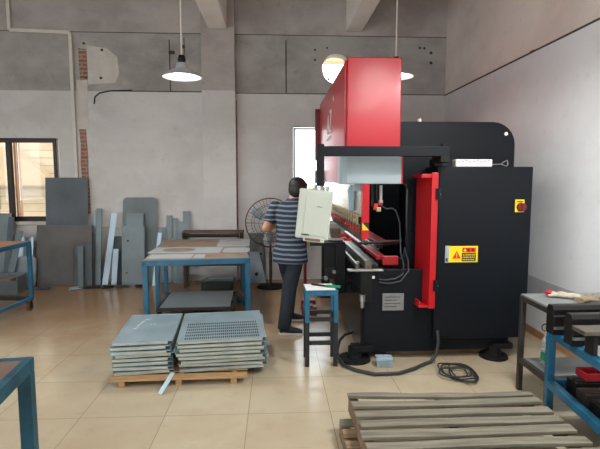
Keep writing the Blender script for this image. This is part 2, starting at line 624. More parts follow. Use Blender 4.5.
def dup(root, loc, rot, label, group=None):
    r = root.copy()
    C.objects.link(r)
    r.location = loc
    r.rotation_euler = rot
    r['label'] = label
    if group:
        r['group'] = group
    for ch in list(root.children):
        c = ch.copy()
        C.objects.link(c)
        c.parent = r
        for g in list(ch.children):
            d = g.copy()
            C.objects.link(d)
            d.parent = c
    return r

def lab(o, text):
    o['label'] = text
    return o

# ================================================================== SETTING
BY = 7.6          # back wall
RX = 2.75         # right wall
LX = -6.4
RY = -6.0
CZ = 4.62

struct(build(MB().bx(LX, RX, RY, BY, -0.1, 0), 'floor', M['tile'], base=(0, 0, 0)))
struct(build(MB().bx(LX - .25, RX + .25, RY, BY + .25, CZ, CZ + 0.2), 'ceiling', M['upper'], base=(0, 0, CZ)))

# --- back wall with two windows and one round opening
def back_wall():
    mb = MB()
    y0, y1 = BY, BY + 0.24
    xs = [LX, -5.3, -3.42, 0.28, 0.72, 1.24, 1.5, RX + 0.25]
    zs = [0, 0.92, 0.985, 2.30, 2.51, 3.03, 3.15, 3.68, 3.93, CZ]
    def hole(x, z):
        if -5.3 < x < -3.42 and 0.985 < z < 2.30:
            return 1
        if 0.28 < x < 1.5 and 0.92 < z < 2.51:
            return 1
        if 0.72 < x < 1.24 and 3.15 < z < 3.68:
            return 2
        return 0
    nx, nz = len(xs) - 1, len(zs) - 1
    H = [[hole((xs[i] + xs[i + 1]) / 2, (zs[j] + zs[j + 1]) / 2) for j in range(nz)] for i in range(nx)]
    for i in range(nx):
        for j in range(nz):
            a, b, c, d = xs[i], xs[i + 1], zs[j], zs[j + 1]
            mb.mi = 0 if c < 3.02 else (1 if c < 3.92 else 2)
            if H[i][j] == 0:
                mb._add([(a, y0, c), (b, y0, c), (b, y0, d), (a, y0, d)], [(0, 1, 2, 3)])
                mb._add([(a, y1, c), (b, y1, c), (b, y1, d), (a, y1, d)], [(3, 2, 1, 0)])
            for di, dj, q in ((-1, 0, [(a, c), (a, d)]), (1, 0, [(b, c), (b, d)]), (0, -1, [(a, c), (b, c)]), (0, 1, [(a, d), (b, d)])):
                ii, jj = i + di, j + dj
                nb = H[ii][jj] if 0 <= ii < nx and 0 <= jj < nz else -1
                if (H[i][j] == 1 and nb != 1) or (H[i][j] == 0 and nb == -1):
                    (u0, v0), (u1, v1) = q
                    mb._add([(u0, y0, v0), (u1, y0, v1), (u1, y1, v1), (u0, y1, v0)], [(0, 1, 2, 3)])
    # round opening, slightly ragged
    mb.mi = 1
    cx, cz, r, n = 0.98, 3.415, 0.235, 32
    sq, ci = [], []
    for k in range(n):
        t = 2 * PI * k / n + PI / 4
        co, si = math.cos(t), math.sin(t)
        f = 1 / max(abs(co), abs(si))
        sq.append((cx + 0.26 * co * f, cz + 0.265 * si * f))
        rr = r * (1 + 0.02 * math.sin(3 * t + 1) + 0.012 * math.sin(7 * t))
        ci.append((cx + rr * co, cz + rr * si))
    for y in (y0, y1):
        for k in range(n):
            m = (k + 1) % n
            mb._add([(sq[k][0], y, sq[k][1]), (sq[m][0], y, sq[m][1]), (ci[m][0], y, ci[m][1]), (ci[k][0], y, ci[k][1])], [(0, 1, 2, 3)])
    for k in range(n):
        m = (k + 1) % n
        mb._add([(ci[k][0], y0, ci[k][1]), (ci[m][0], y0, ci[m][1]), (ci[m][0], y1, ci[m][1]), (ci[k][0], y1, ci[k][1])], [(0, 1, 2, 3)])
    return struct(build(mb, 'wall_back', [M['plaster'], M['concrete'], M['upper']], base=(0, BY, 0)))
wb = back_wall()
mb = MB()
mb.mi = 0
mb.bx(RX, RX + 0.25, RY, BY, 0, 3.02)
mb.mi = 1
mb.bx(RX, RX + 0.25, RY, BY, 3.02, CZ)
wr = struct(build(mb, 'wall_right', [M['whitewall'], M['upper_right']], base=(RX, 0, 0)))
mb = MB().bx(LX - 0.25, LX, RY, BY, 0, 1.1).bx(LX - 0.25, LX, RY, BY, 3.3, CZ)
for a, b_ in ((RY, -4.6), (-2.4, -1.4), (0.8, 1.8), (4.0, BY)):  # openings added in this unseen wall to let daylight reach the right wall
    mb.bx(LX - 0.25, LX, a, b_, 1.1, 3.3)
struct(build(mb, 'wall_left', M['plaster'], base=(LX, 0, 0)))
struct(build(MB().bx(RX - 0.012, RX, RY, BY, 0, 0.075), 'baseboard_right', M['skirt'], bevel=0.003))
struct(build(MB().bx(RX - 0.006, RX, 4.06, 6.3, 0.4, 0.62), 'trim_1', M['grey_band']))  # low grey band along the right wall
mb = MB().bx(LX, -4.6, RY - 0.25, RY, 0, CZ).bx(-0.8, RX, RY - 0.25, RY, 0, CZ).bx(-4.6, -0.8, RY - 0.25, RY, 3.4, CZ)  # unseen wall, its opening narrowed to cut daylight from behind the camera
struct(build(mb, 'wall_rear', M['plaster'], base=(0, RY, 0)))
# pilaster and beams
mb = MB()
mb.mi = 0
mb.bx(-1.143, -0.632, BY - 0.15, BY + 0.02, 0, 3.03)
mb.mi = 1
mb.bx(-1.143, -0.632, BY - 0.15, BY + 0.02, 3.03, CZ)
mb.mi = 2
mb.bx(-0.632, -0.618, BY - 0.02, BY + 0.01, 0.6, 2.9)
struct(build(mb, 'trim_2', [M['plaster'], M['upper'], M['reveal']]))
struct(build(MB().bx(-1.03, -0.74, RY, BY - 0.15, 3.955, CZ), 'trim_3', M['white_beam'], bevel=0.01))
struct(build(MB().bx(1.12, 1.375, RY, BY, 3.985, CZ), 'trim_4', M['white_beam'], bevel=0.01))
# joints, cracks, chases on the walls
mb = MB()
mb.bx(-2.58, -1.145, BY - 0.006, BY + 0.01, 3.025, 3.04)
mb.bx(-0.63, 2.75, BY - 0.006, BY + 0.01, 3.012, 3.026)
mb.bx(LX, RX, BY - 0.005, BY + 0.01, 3.915, 3.925)
mb.bx(0.16, 0.176, BY - 0.012, BY + 0.01, 3.03, 3.84)
mb.bx(-1.66, -1.648, BY - 0.012, BY + 0.01, 3.03, 3.82)
mb.bx(-1.43, -1.42, BY - 0.012, BY + 0.01, 3.6, 3.85)
for x, z, r in ((-2.689, 3.654, .022), (-2.722, 3.23, .022), (0.629, 3.7, .018), (0.629, 3.545, .018), (0.82, 3.733, .015), (2.32, 3.754, .02), (2.39, 3.75, .02),
                (2.502, 3.679, .024), (2.506, 3.522, .024), (-1.64, 3.63, .03), (-1.60, 3.63, .03), (-1.44, 3.72, .03), (-1.44, 3.56, .03), (-2.95, 3.23, .02), (-2.96, 3.75, .02), (0.85, 3.25, .02)):
    mb.cyl((x, BY - 0.008, z), (x, BY + 0.01, z), r, n=10)
struct(build(mb, 'trim_5', M['crack']))
mb = MB()
mb.mi = 0
mb.prism([(-2.92, 3.13), (-2.5, 3.16), (-2.44, 3.3), (-2.46, 3.55), (-2.62, 3.68), (-2.92, 3.72)], 'y', BY - 0.004, BY + 0.01)
mb.prism([(-3.12, 2.44), (-2.95, 2.44), (-2.93, 3.2), (-3.1, 3.2)], 'y', BY - 0.003, BY + 0.01)
struct(build(mb, 'trim_6', M['patch']))
mb = MB()
mb.prism([(-3.04, 3.19), (-2.92, 3.2), (-2.93, 3.66), (-3.05, 3.68)], 'y', BY - 0.006, BY + 0.01)
mb.prism([(-3.08, 1.1), (-2.965, 1.1), (-2.965, 1.3), (-2.975, 1.7), (-2.97, 2.05), (-2.985, 2.44), (-3.09, 2.44), (-3.075, 2.2), (-3.09, 1.9), (-3.07, 1.5)], 'y', BY - 0.006, BY + 0.01)
struct(build(mb, 'trim_7', M['brick']))
mb = MB()
mb.bx(RX - 0.012, RX + 0.01, 0.5, BY, 3.005, 3.02)
mb.bx(RX - 0.018, RX + 0.01, 4.95, 5.02, 3.005, 3.025)
struct(build(mb, 'trim_8', M['crack']))

# windows
w1 = MB()
yf0, yf1 = BY + 0.06, BY + 0.13
w1.bx(-5.3, -3.48, yf0, yf1, 2.235, 2.30)
w1.bx(-5.3, -3.48, yf0, yf1, 0.985, 1.06)
w1.bx(-3.54, -3.48, yf0, yf1, 1.06, 2.235)
w1.bx(-5.3, -5.24, yf0, yf1, 1.06, 2.235)
w1.bx(-4.27, -4.195, yf0, yf1, 1.06, 2.235)
w1.bx(-4.9, -3.5, BY + 0.02, BY + 0.05, 2.285, 2.31)
win1 = struct(build(w1, 'window_1', M['winframe'], bevel=0.004))
s1 = MB()
s1.bx(-4.175, -4.15, yf0 + 0.05, yf1 + 0.03, 1.06, 2.235)
s1.bx(-4.125, -4.1, yf0 + 0.05, yf1 + 0.03, 1.06, 2.235)
build(s1, 'sash', M['sash'], win1, world=True)
build(MB().bx(-5.24, -4.27, BY + 0.09, BY + 0.096, 1.06, 2.235).bx(-4.1, -3.54, BY + 0.09, BY + 0.096, 1.06, 2.235), 'pane', M['glass'], win1, world=True)
build(MB().bx(-5.3, -3.3, BY - 0.05, BY + 0.05, 0.94, 0.985), 'sill', M['patch'], win1, world=True)
w2 = MB()
w2.bx(0.29, 0.32, BY + 0.18, BY + 0.22, 0.92, 2.5)
w2.bx(1.46, 1.49, BY + 0.18, BY + 0.22, 0.92, 2.5)
w2.bx(0.29, 1.49, BY + 0.18, BY + 0.22, 2.47, 2.5)
w2.bx(0.29, 1.49, BY + 0.18, BY + 0.22, 0.92, 0.96)
win2 = struct(build(w2, 'window_2', M['white']))
build(MB().bx(0.32, 1.46, BY + 0.2, BY + 0.205, 0.96, 2.47), 'pane', M['glass'], win2, world=True)

# outside
og = build(MB().bx(-30, 30, BY + 0.25, 40, -0.35, -0.1), 'ground_outside', M['ground'], base=(0, 20, -0.1))
struct(og)
nb = thing('neighbouring_building', 'sunlit beige tiled building outside the dark-framed window', 'building', (-6.6, 12.5, -0.1))
build(MB().bx(-12, -2.6, 12.0, 15, -0.1, 6.0), 'facade', M['outwall'], nb, world=True)
mb = MB()
mb.prism([(-7.9, 1.5), (-7.4, 2.1), (-6.6, 2.45), (-5.8, 1.95), (-5.4, 1.5)], 'y', 11.7, 12.0)
build(mb, 'roof', M['outroof'], nb, world=True)
build(MB().bx(-7.6, -6.9, 11.96, 12.02, 0.9, 1.7), 'window', M['sheetmid'], nb, world=True)
tag(build(MB().bx(-1.5, 4.5, 9.2, 9.5, 3.93, 4.3).bx(-1.5, -1.3, 9.3, 9.5, -0.1, 3.93).bx(4.3, 4.5, 9.3, 9.5, -0.1, 3.93), 'canopy', M['outorange'], base=(1.5, 9.3, -0.1)),
    'orange brown eave seen through the round wall opening', 'canopy')

# ================================================================== CONDUITS AND WIRES
t = MB()
for a, b in (((-4.05, BY - .03, 4.6), (-4.05, BY - .03, 3.925)), ((-4.05, BY - .03, 3.925), (-3.15, BY - .03, 3.9)), ((-3.15, BY - .03, 3.9), (-3.15, BY - .03, 0.9))):
    t.bar(a, b, 0.05, 0.04, up=(0, 1, 0))
tag(build(t, 'cable_duct', M['pvc'], bevel=0.004), 'white plastic cable duct stepping down the back wall beside the window', 'duct')
tag(build(MB().tube([(-2.25, BY - .008, 3.045), (-2.591, BY - .008, 3.033), (-2.75, BY - .008, 3.0), (-2.826, BY - .008, 2.939), (-2.84, BY - .008, 2.83)], 0.011), 'hooked_cable', M['cable']),
    'dark cable with a hooked end on the back wall above the brick chase', 'cable')
tag(build(MB().tube([(-3.25, BY - .012, 0.93), (-2.6, BY - .012, 0.885), (-1.75, BY - .012, 0.84), (-1.15, BY - .012, 0.83)], 0.008), 'wall_wire', M['pvc']),
    'thin pale wire running low along the back wall behind the leaning sheets', 'wire')

# ================================================================== PENDANT LAMPS
def pendant(x, y, zr, label):
    th = thing('pendant_lamp', label, 'lamp', (x, y, zr), group='pendant lamps')
    build(MB().cyl((0, 0, 0.2), (0, 0, CZ - zr), 0.008, n=8), 'cord', M['pvc'], th)
    build(MB().cyl((0, 0, 0.13), (0, 0, 0.17), 0.03, 0.042, n=16).cyl((0, 0, 0.17), (0, 0, 0.215), 0.042, 0.03, n=16), 'socket', M['blackplastic'], th)
    s = MB()
    s.lathe([(0.03, 0.14), (0.055, 0.135), (0.065, 0.085), (0.09, 0.07), (0.14, 0.045), (0.19, 0.005), (0.2, 0.0), (0.2, -0.008)], (0, 0, 0))
    s.mi = 1
    s.lathe([(0.197, -0.007), (0.185, 0.003), (0.135, 0.04), (0.085, 0.064), (0.03, 0.08)], (0, 0, 0))
    build(s, 'lamp_shade', [M['lampgrey'], M['lampwhite']], th)
    build(MB().ell((0, 0, 0.018), (0.085, 0.085, 0.05)), 'bulb', M['bulb'], th)
    l = D.lights.new('lamp_light', 'AREA')
    l.shape = 'DISK'
    l.size = 0.3
    l.energy = LAMP_W
    l.color = (1.0, 0.98, 0.95)
    lo = D.objects.new('lamp_light', l)
    C.objects.link(lo)
    lo.parent = th
    lo.location = (0, 0, -0.045)
    return th
LAMP_W = 28
pendant(-0.966, 5.0, 2.715, 'grey pendant lamp hanging lit below the beam at the pilaster')
LAMP_W = 8
pendant(1.375, 5.4, 2.83, 'grey pendant lamp half hidden behind the red press cover')

# ================================================================== PRESS BRAKE
pb = thing('press_brake', 'tall black and red press brake with swing-arm console and side cabinet', 'machine', (1.45, 5.2, 0))
def P(mb, name, m, parent=None, bevel=0.003, label=None):
    o = build(mb, name, m, parent or pb, bevel=bevel, world=True)
    if label:
        lab(o, label)
    return o
# side frames with rounded upper corner and an open throat
def frame_poly():
    pl = [(0.80, 0.08), (2.29, 0.08), (2.29, 1.98)]
    for k in range(1, 9):
        a = PI / 2 * k / 8
        pl.append((2.07 + 0.22 * math.cos(a), 1.98 + 0.22 * math.sin(a)))
    pl += [(0.9, 2.2), (0.9, 1.62), (1.22, 1.62), (1.26, 1.56), (1.26, 0.98), (1.22, 0.9), (0.80, 0.82)]
    return pl
f = MB().prism(frame_poly(), 'y', 4.40, 4.46)
f.mi = 1
f.cyl((2.197, 4.394, 2.09), (2.197, 4.402, 2.09), 0.018, n=14)
P(f, 'side_frame', [M['black'], M['white']], bevel=0.004)
P(MB().prism(frame_poly(), 'y', 6.55, 6.61), 'side_frame', M['black'])
P(MB().bx(1.75, 2.2, 4.46, 6.55, 0.3, 2.1), 'rear_tank', M['black'])
# bed and end panel
P(MB().bx(0.765, 0.80, 4.1, 6.62, 0.06, 0.845), 'apron', M['blackgloss'], bevel=0.004)
P(MB().bx(0.757, 0.765, 4.12, 6.6, 0.64, 0.83), 'upper_apron', M['black'])
P(MB().bx(0.80, 1.46, 4.12, 4.16, 0.07, 0.84), 'end_panel', M['black'])
P(MB().bx(0.80, 1.02, 4.16, 6.6, 0.15, 0.83), 'bed_beam', M['black'])
P(MB().bx(0.64, 0.96, 4.07, 4.14, 0.835, 0.85), 'bed_top_edge', M['steel'], bevel=0.002)
P(MB().bx(0.76, 0.86, 4.075, 4.1, 0.55, 0.835), 'bed_end_cap', M['blackplastic'])
P(MB().bx(0.855, 0.885, 4.09, 4.12, 0.765, 0.785), 'latch', M['white'], bevel=0)
P(MB().cyl((0.775, 4.085, 0.56), (0.775, 4.085, 0.62), 0.028, n=12).cyl((0.775, 4.085, 0.5), (0.775, 4.085, 0.56), 0.018, n=10), 'fitting', M['steel'], bevel=0)
# V-die rail and lower tooling
P(MB().prism([(0.80, 0.85), (0.86, 0.85), (0.86, 0.92), (0.84, 0.935), (0.83, 0.92), (0.82, 0.935), (0.80, 0.92)], 'y', 4.1, 6.5), 'die_rail', M['toolsteel'], bevel=0.002)
P(MB().bx(0.715, 0.735, 4.12, 6.5, 0.86, 0.90).bx(0.735, 0.765, 4.2, 4.24, 0.8, 0.9).bx(0.735, 0.765, 6.2, 6.24, 0.8, 0.9), 'front_rail', M['toolsteel'], bevel=0.002)
P(MB().bx(0.88, 0.93, 4.15, 6.5, 0.85, 0.885), 'die_rail', M['darksteel'], bevel=0.002)
# ram: red cover, grey end cover, steel blade
c = MB()
c.bx(0.63, 1.11, 4.15, 6.75, 1.93, 2.72)
P(c, 'ram_cover', M['red'], bevel=0.008)
rc = pb.children[-1]
P(MB().bx(0.612, 0.632, 4.19, 4.235, 1.95, 2.70), 'cover_seam', M['red'], rc, bevel=0.004)
P(MB().bx(0.57, 0.72, 6.78, 6.86, 1.93, 2.66), 'cover_flange', M['darkred'], rc, bevel=0.004)
# white lettering strokes on the front face
for strokes in (((5.45, 2.43, 5.32, 2.43), (5.32, 2.43, 5.45, 2.2), (5.45, 2.2, 5.3, 2.2)),
                ((5.62, 2.4, 5.55, 2.2), (5.62, 2.4, 5.70, 2.2), (5.58, 2.28, 5.67, 2.28)),
                ((5.4, 2.14, 5.8, 2.14),), ((5.15, 2.55, 5.1, 2.5),)):
    lg = MB()
    for (ya, za, yb, zb) in strokes:
        lg.bar((0.626, ya, za), (0.626, yb, zb), 0.03, 0.006, up=(1, 0, 0))
    P(lg, 'letter', M['white'], rc, bevel=0)
g = MB()
pl = [(0.575, 4.2), (0.59, 4.15), (0.63, 4.12), (1.125, 4.12), (1.125, 4.4), (0.575, 4.4)]
g.prism(pl, 'z', 1.615, 1.925)
P(g, 'ram_end_cover', M['cover'], bevel=0.012)
P(MB().bx(1.118, 1.13, 4.115, 4.4, 1.615, 1.925), 'end_trim', M['red'], bevel=0.002)
P(MB().bx(0.635, 0.74, 4.42, 6.6, 1.62, 1.93), 'ram_front', M['red'], bevel=0.004)
P(MB().bx(0.77, 0.83, 4.2, 6.55, 1.31, 1.93), 'ram_blade', M['ramsteel'], bevel=0.003)
P(MB().bx(0.772, 0.835, 4.13, 4.19, 1.12, 1.62), 'ram_end_plate', M['red'], bevel=0.003)
ep = pb.children[-1]
hz = MB()
hz._add([(0.773, 4.127, 1.2), (0.834, 4.127, 1.2), (0.773, 4.127, 1.27)], [(0, 1, 2)])
hz.mi = 1
hz._add([(0.773, 4.127, 1.27), (0.834, 4.127, 1.2), (0.834, 4.127, 1.27)], [(0, 1, 2)])
lab(P(hz, 'hazard_sticker', [M['yellow'], M['signblack']], ep, bevel=0), 'yellow and black hazard sticker')
P(MB().bx(0.71, 0.768, 4.2, 4.26, 1.55, 1.62), 'spacer', M['cover'], bevel=0.003)
P(MB().prism([(4.52, 1.36), (4.78, 1.33), (4.88, 1.55), (4.72, 1.6), (4.5, 1.6)], 'x', 0.755, 0.765), 'paper_tag', M['tag'], bevel=0)
P(MB().bx(0.55, 0.62, 6.6, 6.66, 1.6, 1.78), 'far_bracket', M['cover'], bevel=0.004)
# punches and clamps along the blade
P(MB().bx(0.752, 0.84, 4.2, 6.55, 1.25, 1.315).bx(0.77, 0.825, 4.2, 6.55, 1.15, 1.25), 'tool_holder', M['darksteel'])
for k in range(15):
    y = 4.22 + 0.158 * k
    P(MB().box((0.79, y + 0.04, 1.285), (0.096, 0.085, 0.08)).cyl((0.715, y + .035, 1.285), (0.735, y + .035, 1.285), 0.016, n=10), 'clamp', M['brass'], bevel=0.003)
    P(MB().prism([(0.765, 1.245), (0.83, 1.245), (0.83, 1.16), (0.805, 1.075), (0.795, 1.075), (0.765, 1.16)], 'y', y, y + 0.1), 'punch', M['toolsteel'], bevel=0.002)
    if k < 15:
        P(MB().box((0.752, y + 0.05, 1.19), (0.03, 0.06, 0.03)), 'lock_button', M['signred'], bevel=0.003)
# material stops in front
P(MB().bx(0.60, 0.70, 5.0, 5.1, 1.02, 1.12), 'stop_block', M['board'], bevel=0.003)
P(MB().bx(0.52, 0.76, 5.0, 5.35, 0.995, 1.02), 'support_table', M['white'], bevel=0.003)
P(MB().bx(0.67, 0.76, 4.85, 4.92, 1.05, 1.075).bx(0.70, 0.78, 4.75, 4.81, 1.02, 1.045), 'red_clip', M['signred'], bevel=0.003)
# back gauge
P(MB().bx(0.955, 1.04, 4.35, 6.5, 0.89, 0.93), 'gauge_beam', M['gaugered'], bevel=0.003)
P(MB().bx(1.045, 1.06, 4.7, 6.5, 0.93, 0.96), 'gauge_rail', M['steel'], bevel=0.002)
P(MB().bx(1.08, 1.22, 4.9, 6.5, 0.95, 0.985), 'gauge_beam', M['gaugered'], bevel=0.003)
P(MB().bx(1.0, 1.15, 4.28, 4.34, 0.85, 0.935), 'gauge_block', M['gaugered'], bevel=0.005)
P(MB().bx(1.08, 1.24, 4.58, 4.63, 1.02, 1.045), 'gauge_bridge', M['redguard'], bevel=0.003)
P(MB().cyl((0.80, 4.5, 1.03), (1.24, 4.5, 1.05), 0.013, n=10).cyl((0.86, 4.5, 1.03), (0.9, 4.5, 1.035), 0.02, n=10), 'gauge_rod', M['darksteel'], bevel=0)
P(MB().bx(1.08, 1.22, 4.6, 4.66, 1.0, 1.03).bx(1.0, 1.06, 4.55, 4.7, 0.97, 1.01).cyl((1.06, 4.5, 0.6), (1.06, 4.5, 0.87), 0.02, n=10), 'gauge_bracket', M['darksteel'], bevel=0.002)
P(MB().cyl((0.99, 4.36, 1.46), (0.99, 4.36, 1.6), 0.014, n=10).cyl((0.99, 4.36, 1.43), (0.99, 4.36, 1.46), 0.02, n=10), 'linear_scale', M['white'], bevel=0)
P(MB().bx(0.92, 0.96, 4.33, 4.37, 1.37, 1.43).bx(0.975, 1.0, 4.33, 4.37, 1.415, 1.44), 'sensor', M['signred'], bevel=0.002)
P(MB().bx(0.945, 0.985, 4.32, 4.36, 1.355, 1.395), 'sensor_body', M['brass'], bevel=0.002)
P(MB().bx(0.86, 0.88, 4.35, 4.38, 1.3, 1.62).bx(0.905, 0.925, 4.35, 4.38, 1.4, 1.62).bx(0.95, 0.963, 4.36, 4.38, 1.45, 1.62), 'guide_rail', M['darksteel'], bevel=0.002)
for pts in ([(0.99, 4.37, 1.41), (1.05, 4.37, 1.375), (1.1, 4.37, 1.385), (1.14, 4.38, 1.36), (1.18, 4.38, 1.25), (1.19, 4.38, 1.1), (1.19, 4.36, 0.95), (1.18, 4.2, 0.87), (1.14, 4.09, 0.80), (1.07, 4.075, 0.765), (0.98, 4.075, 0.755), (0.93, 4.11, 0.755)],
            [(1.225, 4.36, 1.0), (1.22, 4.2, 0.9), (1.19, 4.085, 0.83), (1.12, 4.07, 0.745), (1.04, 4.07, 0.725), (0.97, 4.075, 0.725), (0.93, 4.11, 0.73)]):
    P(MB().tube(pts, 0.008), 'hose', M['hose'], bevel=0)
# nameplate
P(MB().bx(0.966, 1.163, 4.112, 4.12, 0.462, 0.62), 'nameplate', M['plate'], bevel=0.002)
npl = pb.children[-1]
e = MB()
for i in range(4):
    e.bx(0.985, 1.13 - 0.03 * (i % 2), 4.11, 4.1125, 0.585 - i * 0.03, 0.590 - i * 0.03)
P(e, 'engraved_lines', M['signblack'], npl, bevel=0)
# cabinet
P(MB().bx(1.425, 2.285, 4.05, 4.395, 0.21, 1.768), 'cabinet', M['black'], bevel=0.005)
cb = pb.children[-1]
P(MB().bx(1.46, 2.16, 4.12, 4.4, 0.08, 0.22), 'plinth', M['black'])
P(MB().bx(1.425, 2.1, 4.165, 4.39, 0.07, 0.21), 'plinth', M['black'])
P(MB().bx(1.44, 2.27, 4.044, 4.051, 0.24, 1.75), 'cabinet_door', M['black'], cb, bevel=0.003)
P(MB().bx(2.128, 2.212, 4.036, 4.045, 1.365, 1.478), 'isolator_plate', M['yellow'], cb, bevel=0.002, label='yellow isolator plate')
P(MB().cyl((2.178, 4.0, 1.412), (2.178, 4.038, 1.412), 0.036, 0.04, n=18).box((2.178, 3.992, 1.412), (0.018, 0.02, 0.06)), 'isolator_knob', M['darkred'], cb, bevel=0.003, label='dark red isolator knob')
P(MB().bx(2.14, 2.2, 4.034, 4.037, 1.455, 1.463), 'isolator_text', M['signblack'], cb, bevel=0)
sg = P(MB().bx(1.54, 1.805, 4.037, 4.045, 0.916, 1.063), 'warning_sign', M['yellow'], cb, bevel=0.002, label='yellow warning sign with red triangle')
x0, z0 = 1.54, 0.916
s = MB()
s.mi = 0
s._add([(x0 + 0.03, 4.035, z0 + 0.035), (x0 + 0.11, 4.035, z0 + 0.035), (x0 + 0.07, 4.035, z0 + 0.105)], [(0, 1, 2)])
s.bx(x0 + 0.122, x0 + 0.245, 4.034, 4.037, z0 + 0.092, z0 + 0.133)
s.mi = 1
s.bx(x0 + 0.118, x0 + 0.245, 4.034, 4.037, z0 + 0.012, z0 + 0.085)
for k in (0, 1):                                     # two heading characters
    q = x0 + 0.175 + 0.04 * k
    for zz in (0.102, 0.112, 0.122):
        s.bx(q - 0.011, q + 0.011, 4.032, 4.035, z0 + zz - 0.0025, z0 + zz + 0.0025)
    s.bx(q - 0.003, q + 0.003, 4.032, 4.035, z0 + 0.098, z0 + 0.128)
s.mi = 2
s._add([(x0 + 0.13, 4.032, z0 + 0.1), (x0 + 0.158, 4.032, z0 + 0.1), (x0 + 0.144, 4.032, z0 + 0.127)], [(0, 1, 2)])
s.bx(x0 + 0.067, x0 + 0.073, 4.032, 4.035, z0 + 0.055, z0 + 0.085)
s.bx(x0 + 0.067, x0 + 0.073, 4.032, 4.035, z0 + 0.043, z0 + 0.05)
for r_ in range(3):                                  # three lines of small yellow writing
    xx = x0 + 0.126
    while xx < x0 + 0.232:
        w_ = random.choice((0.008, 0.011, 0.014))
        s.bx(xx, xx + w_, 4.032, 4.035, z0 + 0.063 - r_ * 0.021, z0 + 0.073 - r_ * 0.021)
        xx += w_ + 0.006
P(s, 'sign_print', [M['signred'], M['signblack'], M['yellow']], cb, bevel=0)
sl = MB().bx(1.507, 1.54, 4.037, 4.045, 0.914, 1.066)
sl.mi = 1
sl.bx(1.512, 1.53, 4.034, 4.037, 0.925, 0.955)
P(sl, 'silver_strip', [M['cover'], M['signblack']], cb, bevel=0)
# red guard door: a shallow open tray standing on edge
gd = MB()
gd.bx(1.352, 1.408, 3.985, 4.0, 0.51, 1.715)
gd.bx(1.398, 1.408, 4.0, 4.3, 0.51, 1.715)
gd.prism([(1.352, 3.986), (1.36, 3.986), (1.318, 4.3), (1.31, 4.3)], 'z', 0.515, 1.71)
P(gd, 'guard_door', M['redguard'], bevel=0.003)
gdo = pb.children[-1]
P(MB().bx(1.265, 1.397, 4.0, 4.3, 1.67, 1.70), 'guard_rail', M['redguard'], gdo)
P(MB().bx(1.265, 1.397, 4.0, 4.4, 0.515, 0.535), 'guard_rail', M['redguard'], gdo)
P(MB().bx(1.268, 1.28, 4.0, 4.3, 0.536, 0.575), 'guard_lip', M['redguard'], gdo)
for z in (1.53, 0.72):
    P(MB().bx(1.385, 1.435, 3.97, 3.985, z - 0.05, z + 0.05).cyl((1.41, 3.966, z - .05), (1.41, 3.966, z + .05), 0.012, n=10), 'hinge', M['blackplastic'], gdo, bevel=0.002)
    P(MB().box((1.418, 3.968, z), (0.014, 0.01, 0.014)), 'hinge_pin', M['steel'], gdo, bevel=0)
# swing arm
P(MB().bx(0.375, 1.48, 3.92, 4.0, 1.852, 1.935), 'swing_arm', M['black'], bevel=0.004)
P(MB().bx(0.345, 0.405, 3.91, 4.0, 1.60, 1.95), 'drop_post', M['black'], bevel=0.004)
P(MB().bx(1.40, 1.48, 3.92, 4.15, 1.80, 1.86).bx(1.41, 1.56, 4.1, 4.25, 1.768, 1.84), 'arm_pivot', M['blackplastic'], bevel=0.006)
P(MB().cyl((1.44, 3.96, 1.935), (1.44, 3.96, 1.96), 0.03, n=14), 'arm_cap', M['black'], bevel=0)
# hanging console
Mx = Matrix.Translation((0.325, 3.96, 1.36)) @ Matrix.Rotation(R(6), 4, 'Y') @ Matrix.Rotation(R(-6), 4, 'Z')
def con(mb):
    mb.bm.transform(Mx)
    return mb
P(con(MB().box((0, 0, 0), (0.285, 0.11, 0.42))), 'console', M['ivory'], bevel=0.012)
co = pb.children[-1]
P(con(MB().box((0.02, -0.057, 0.005), (0.2, 0.006, 0.37))), 'console_back_panel', M['ivory'], co, bevel=0.003)
P(con(MB().box((0.02, -0.03, -0.215), (0.18, 0.09, 0.03))), 'console_lip', M['ivory'], co, bevel=0.004)
P(con(MB().box((0.01, -0.076, -0.212), (0.13, 0.006, 0.022))), 'console_slot', M['slot'], co, bevel=0, label='brown slot in the console lip')
P(con(MB().box((-0.005, 0.06, 0.05), (0.22, 0.012, 0.2))), 'console_screen', M['blackgloss'], co, bevel=0.003)
k = MB()
for i in range(5):
    k.cyl((-0.09 + 0.045 * i, 0.056, -0.13), (-0.09 + 0.045 * i, 0.07, -0.13), 0.012, n=10)
P(con(k), 'console_buttons', M['blackplastic'], co, bevel=0)
P(con(MB().cyl((0.03, 0, 0.21), (0.03, 0, 0.24), 0.04, n=16).cyl((-0.02, 0.01, 0.21), (-0.02, 0.01, 0.25), 0.016, n=10).cyl((0.09, 0.01, 0.21), (0.09, 0.01, 0.25), 0.016, n=10).cyl((0.03, 0, 0.24), (0.045, 0, 0.30), 0.026, n=12)), 'console_joint', M['steel'], co, bevel=0)
P(con(MB().box((-0.05, 0.0, 0.214), (0.05, 0.03, 0.012))), 'console_tag', M['yellow'], co, bevel=0)
pr_ = MB()
for i in range(6):
    pr_.box((-0.085 + 0.011 * i, -0.062, -0.175), (0.008, 0.003, 0.012))
pr_.box((0.04, -0.062, 0.07), (0.045, 0.003, 0.004))
P(con(pr_), 'console_print', M['signblack'], co, bevel=0)
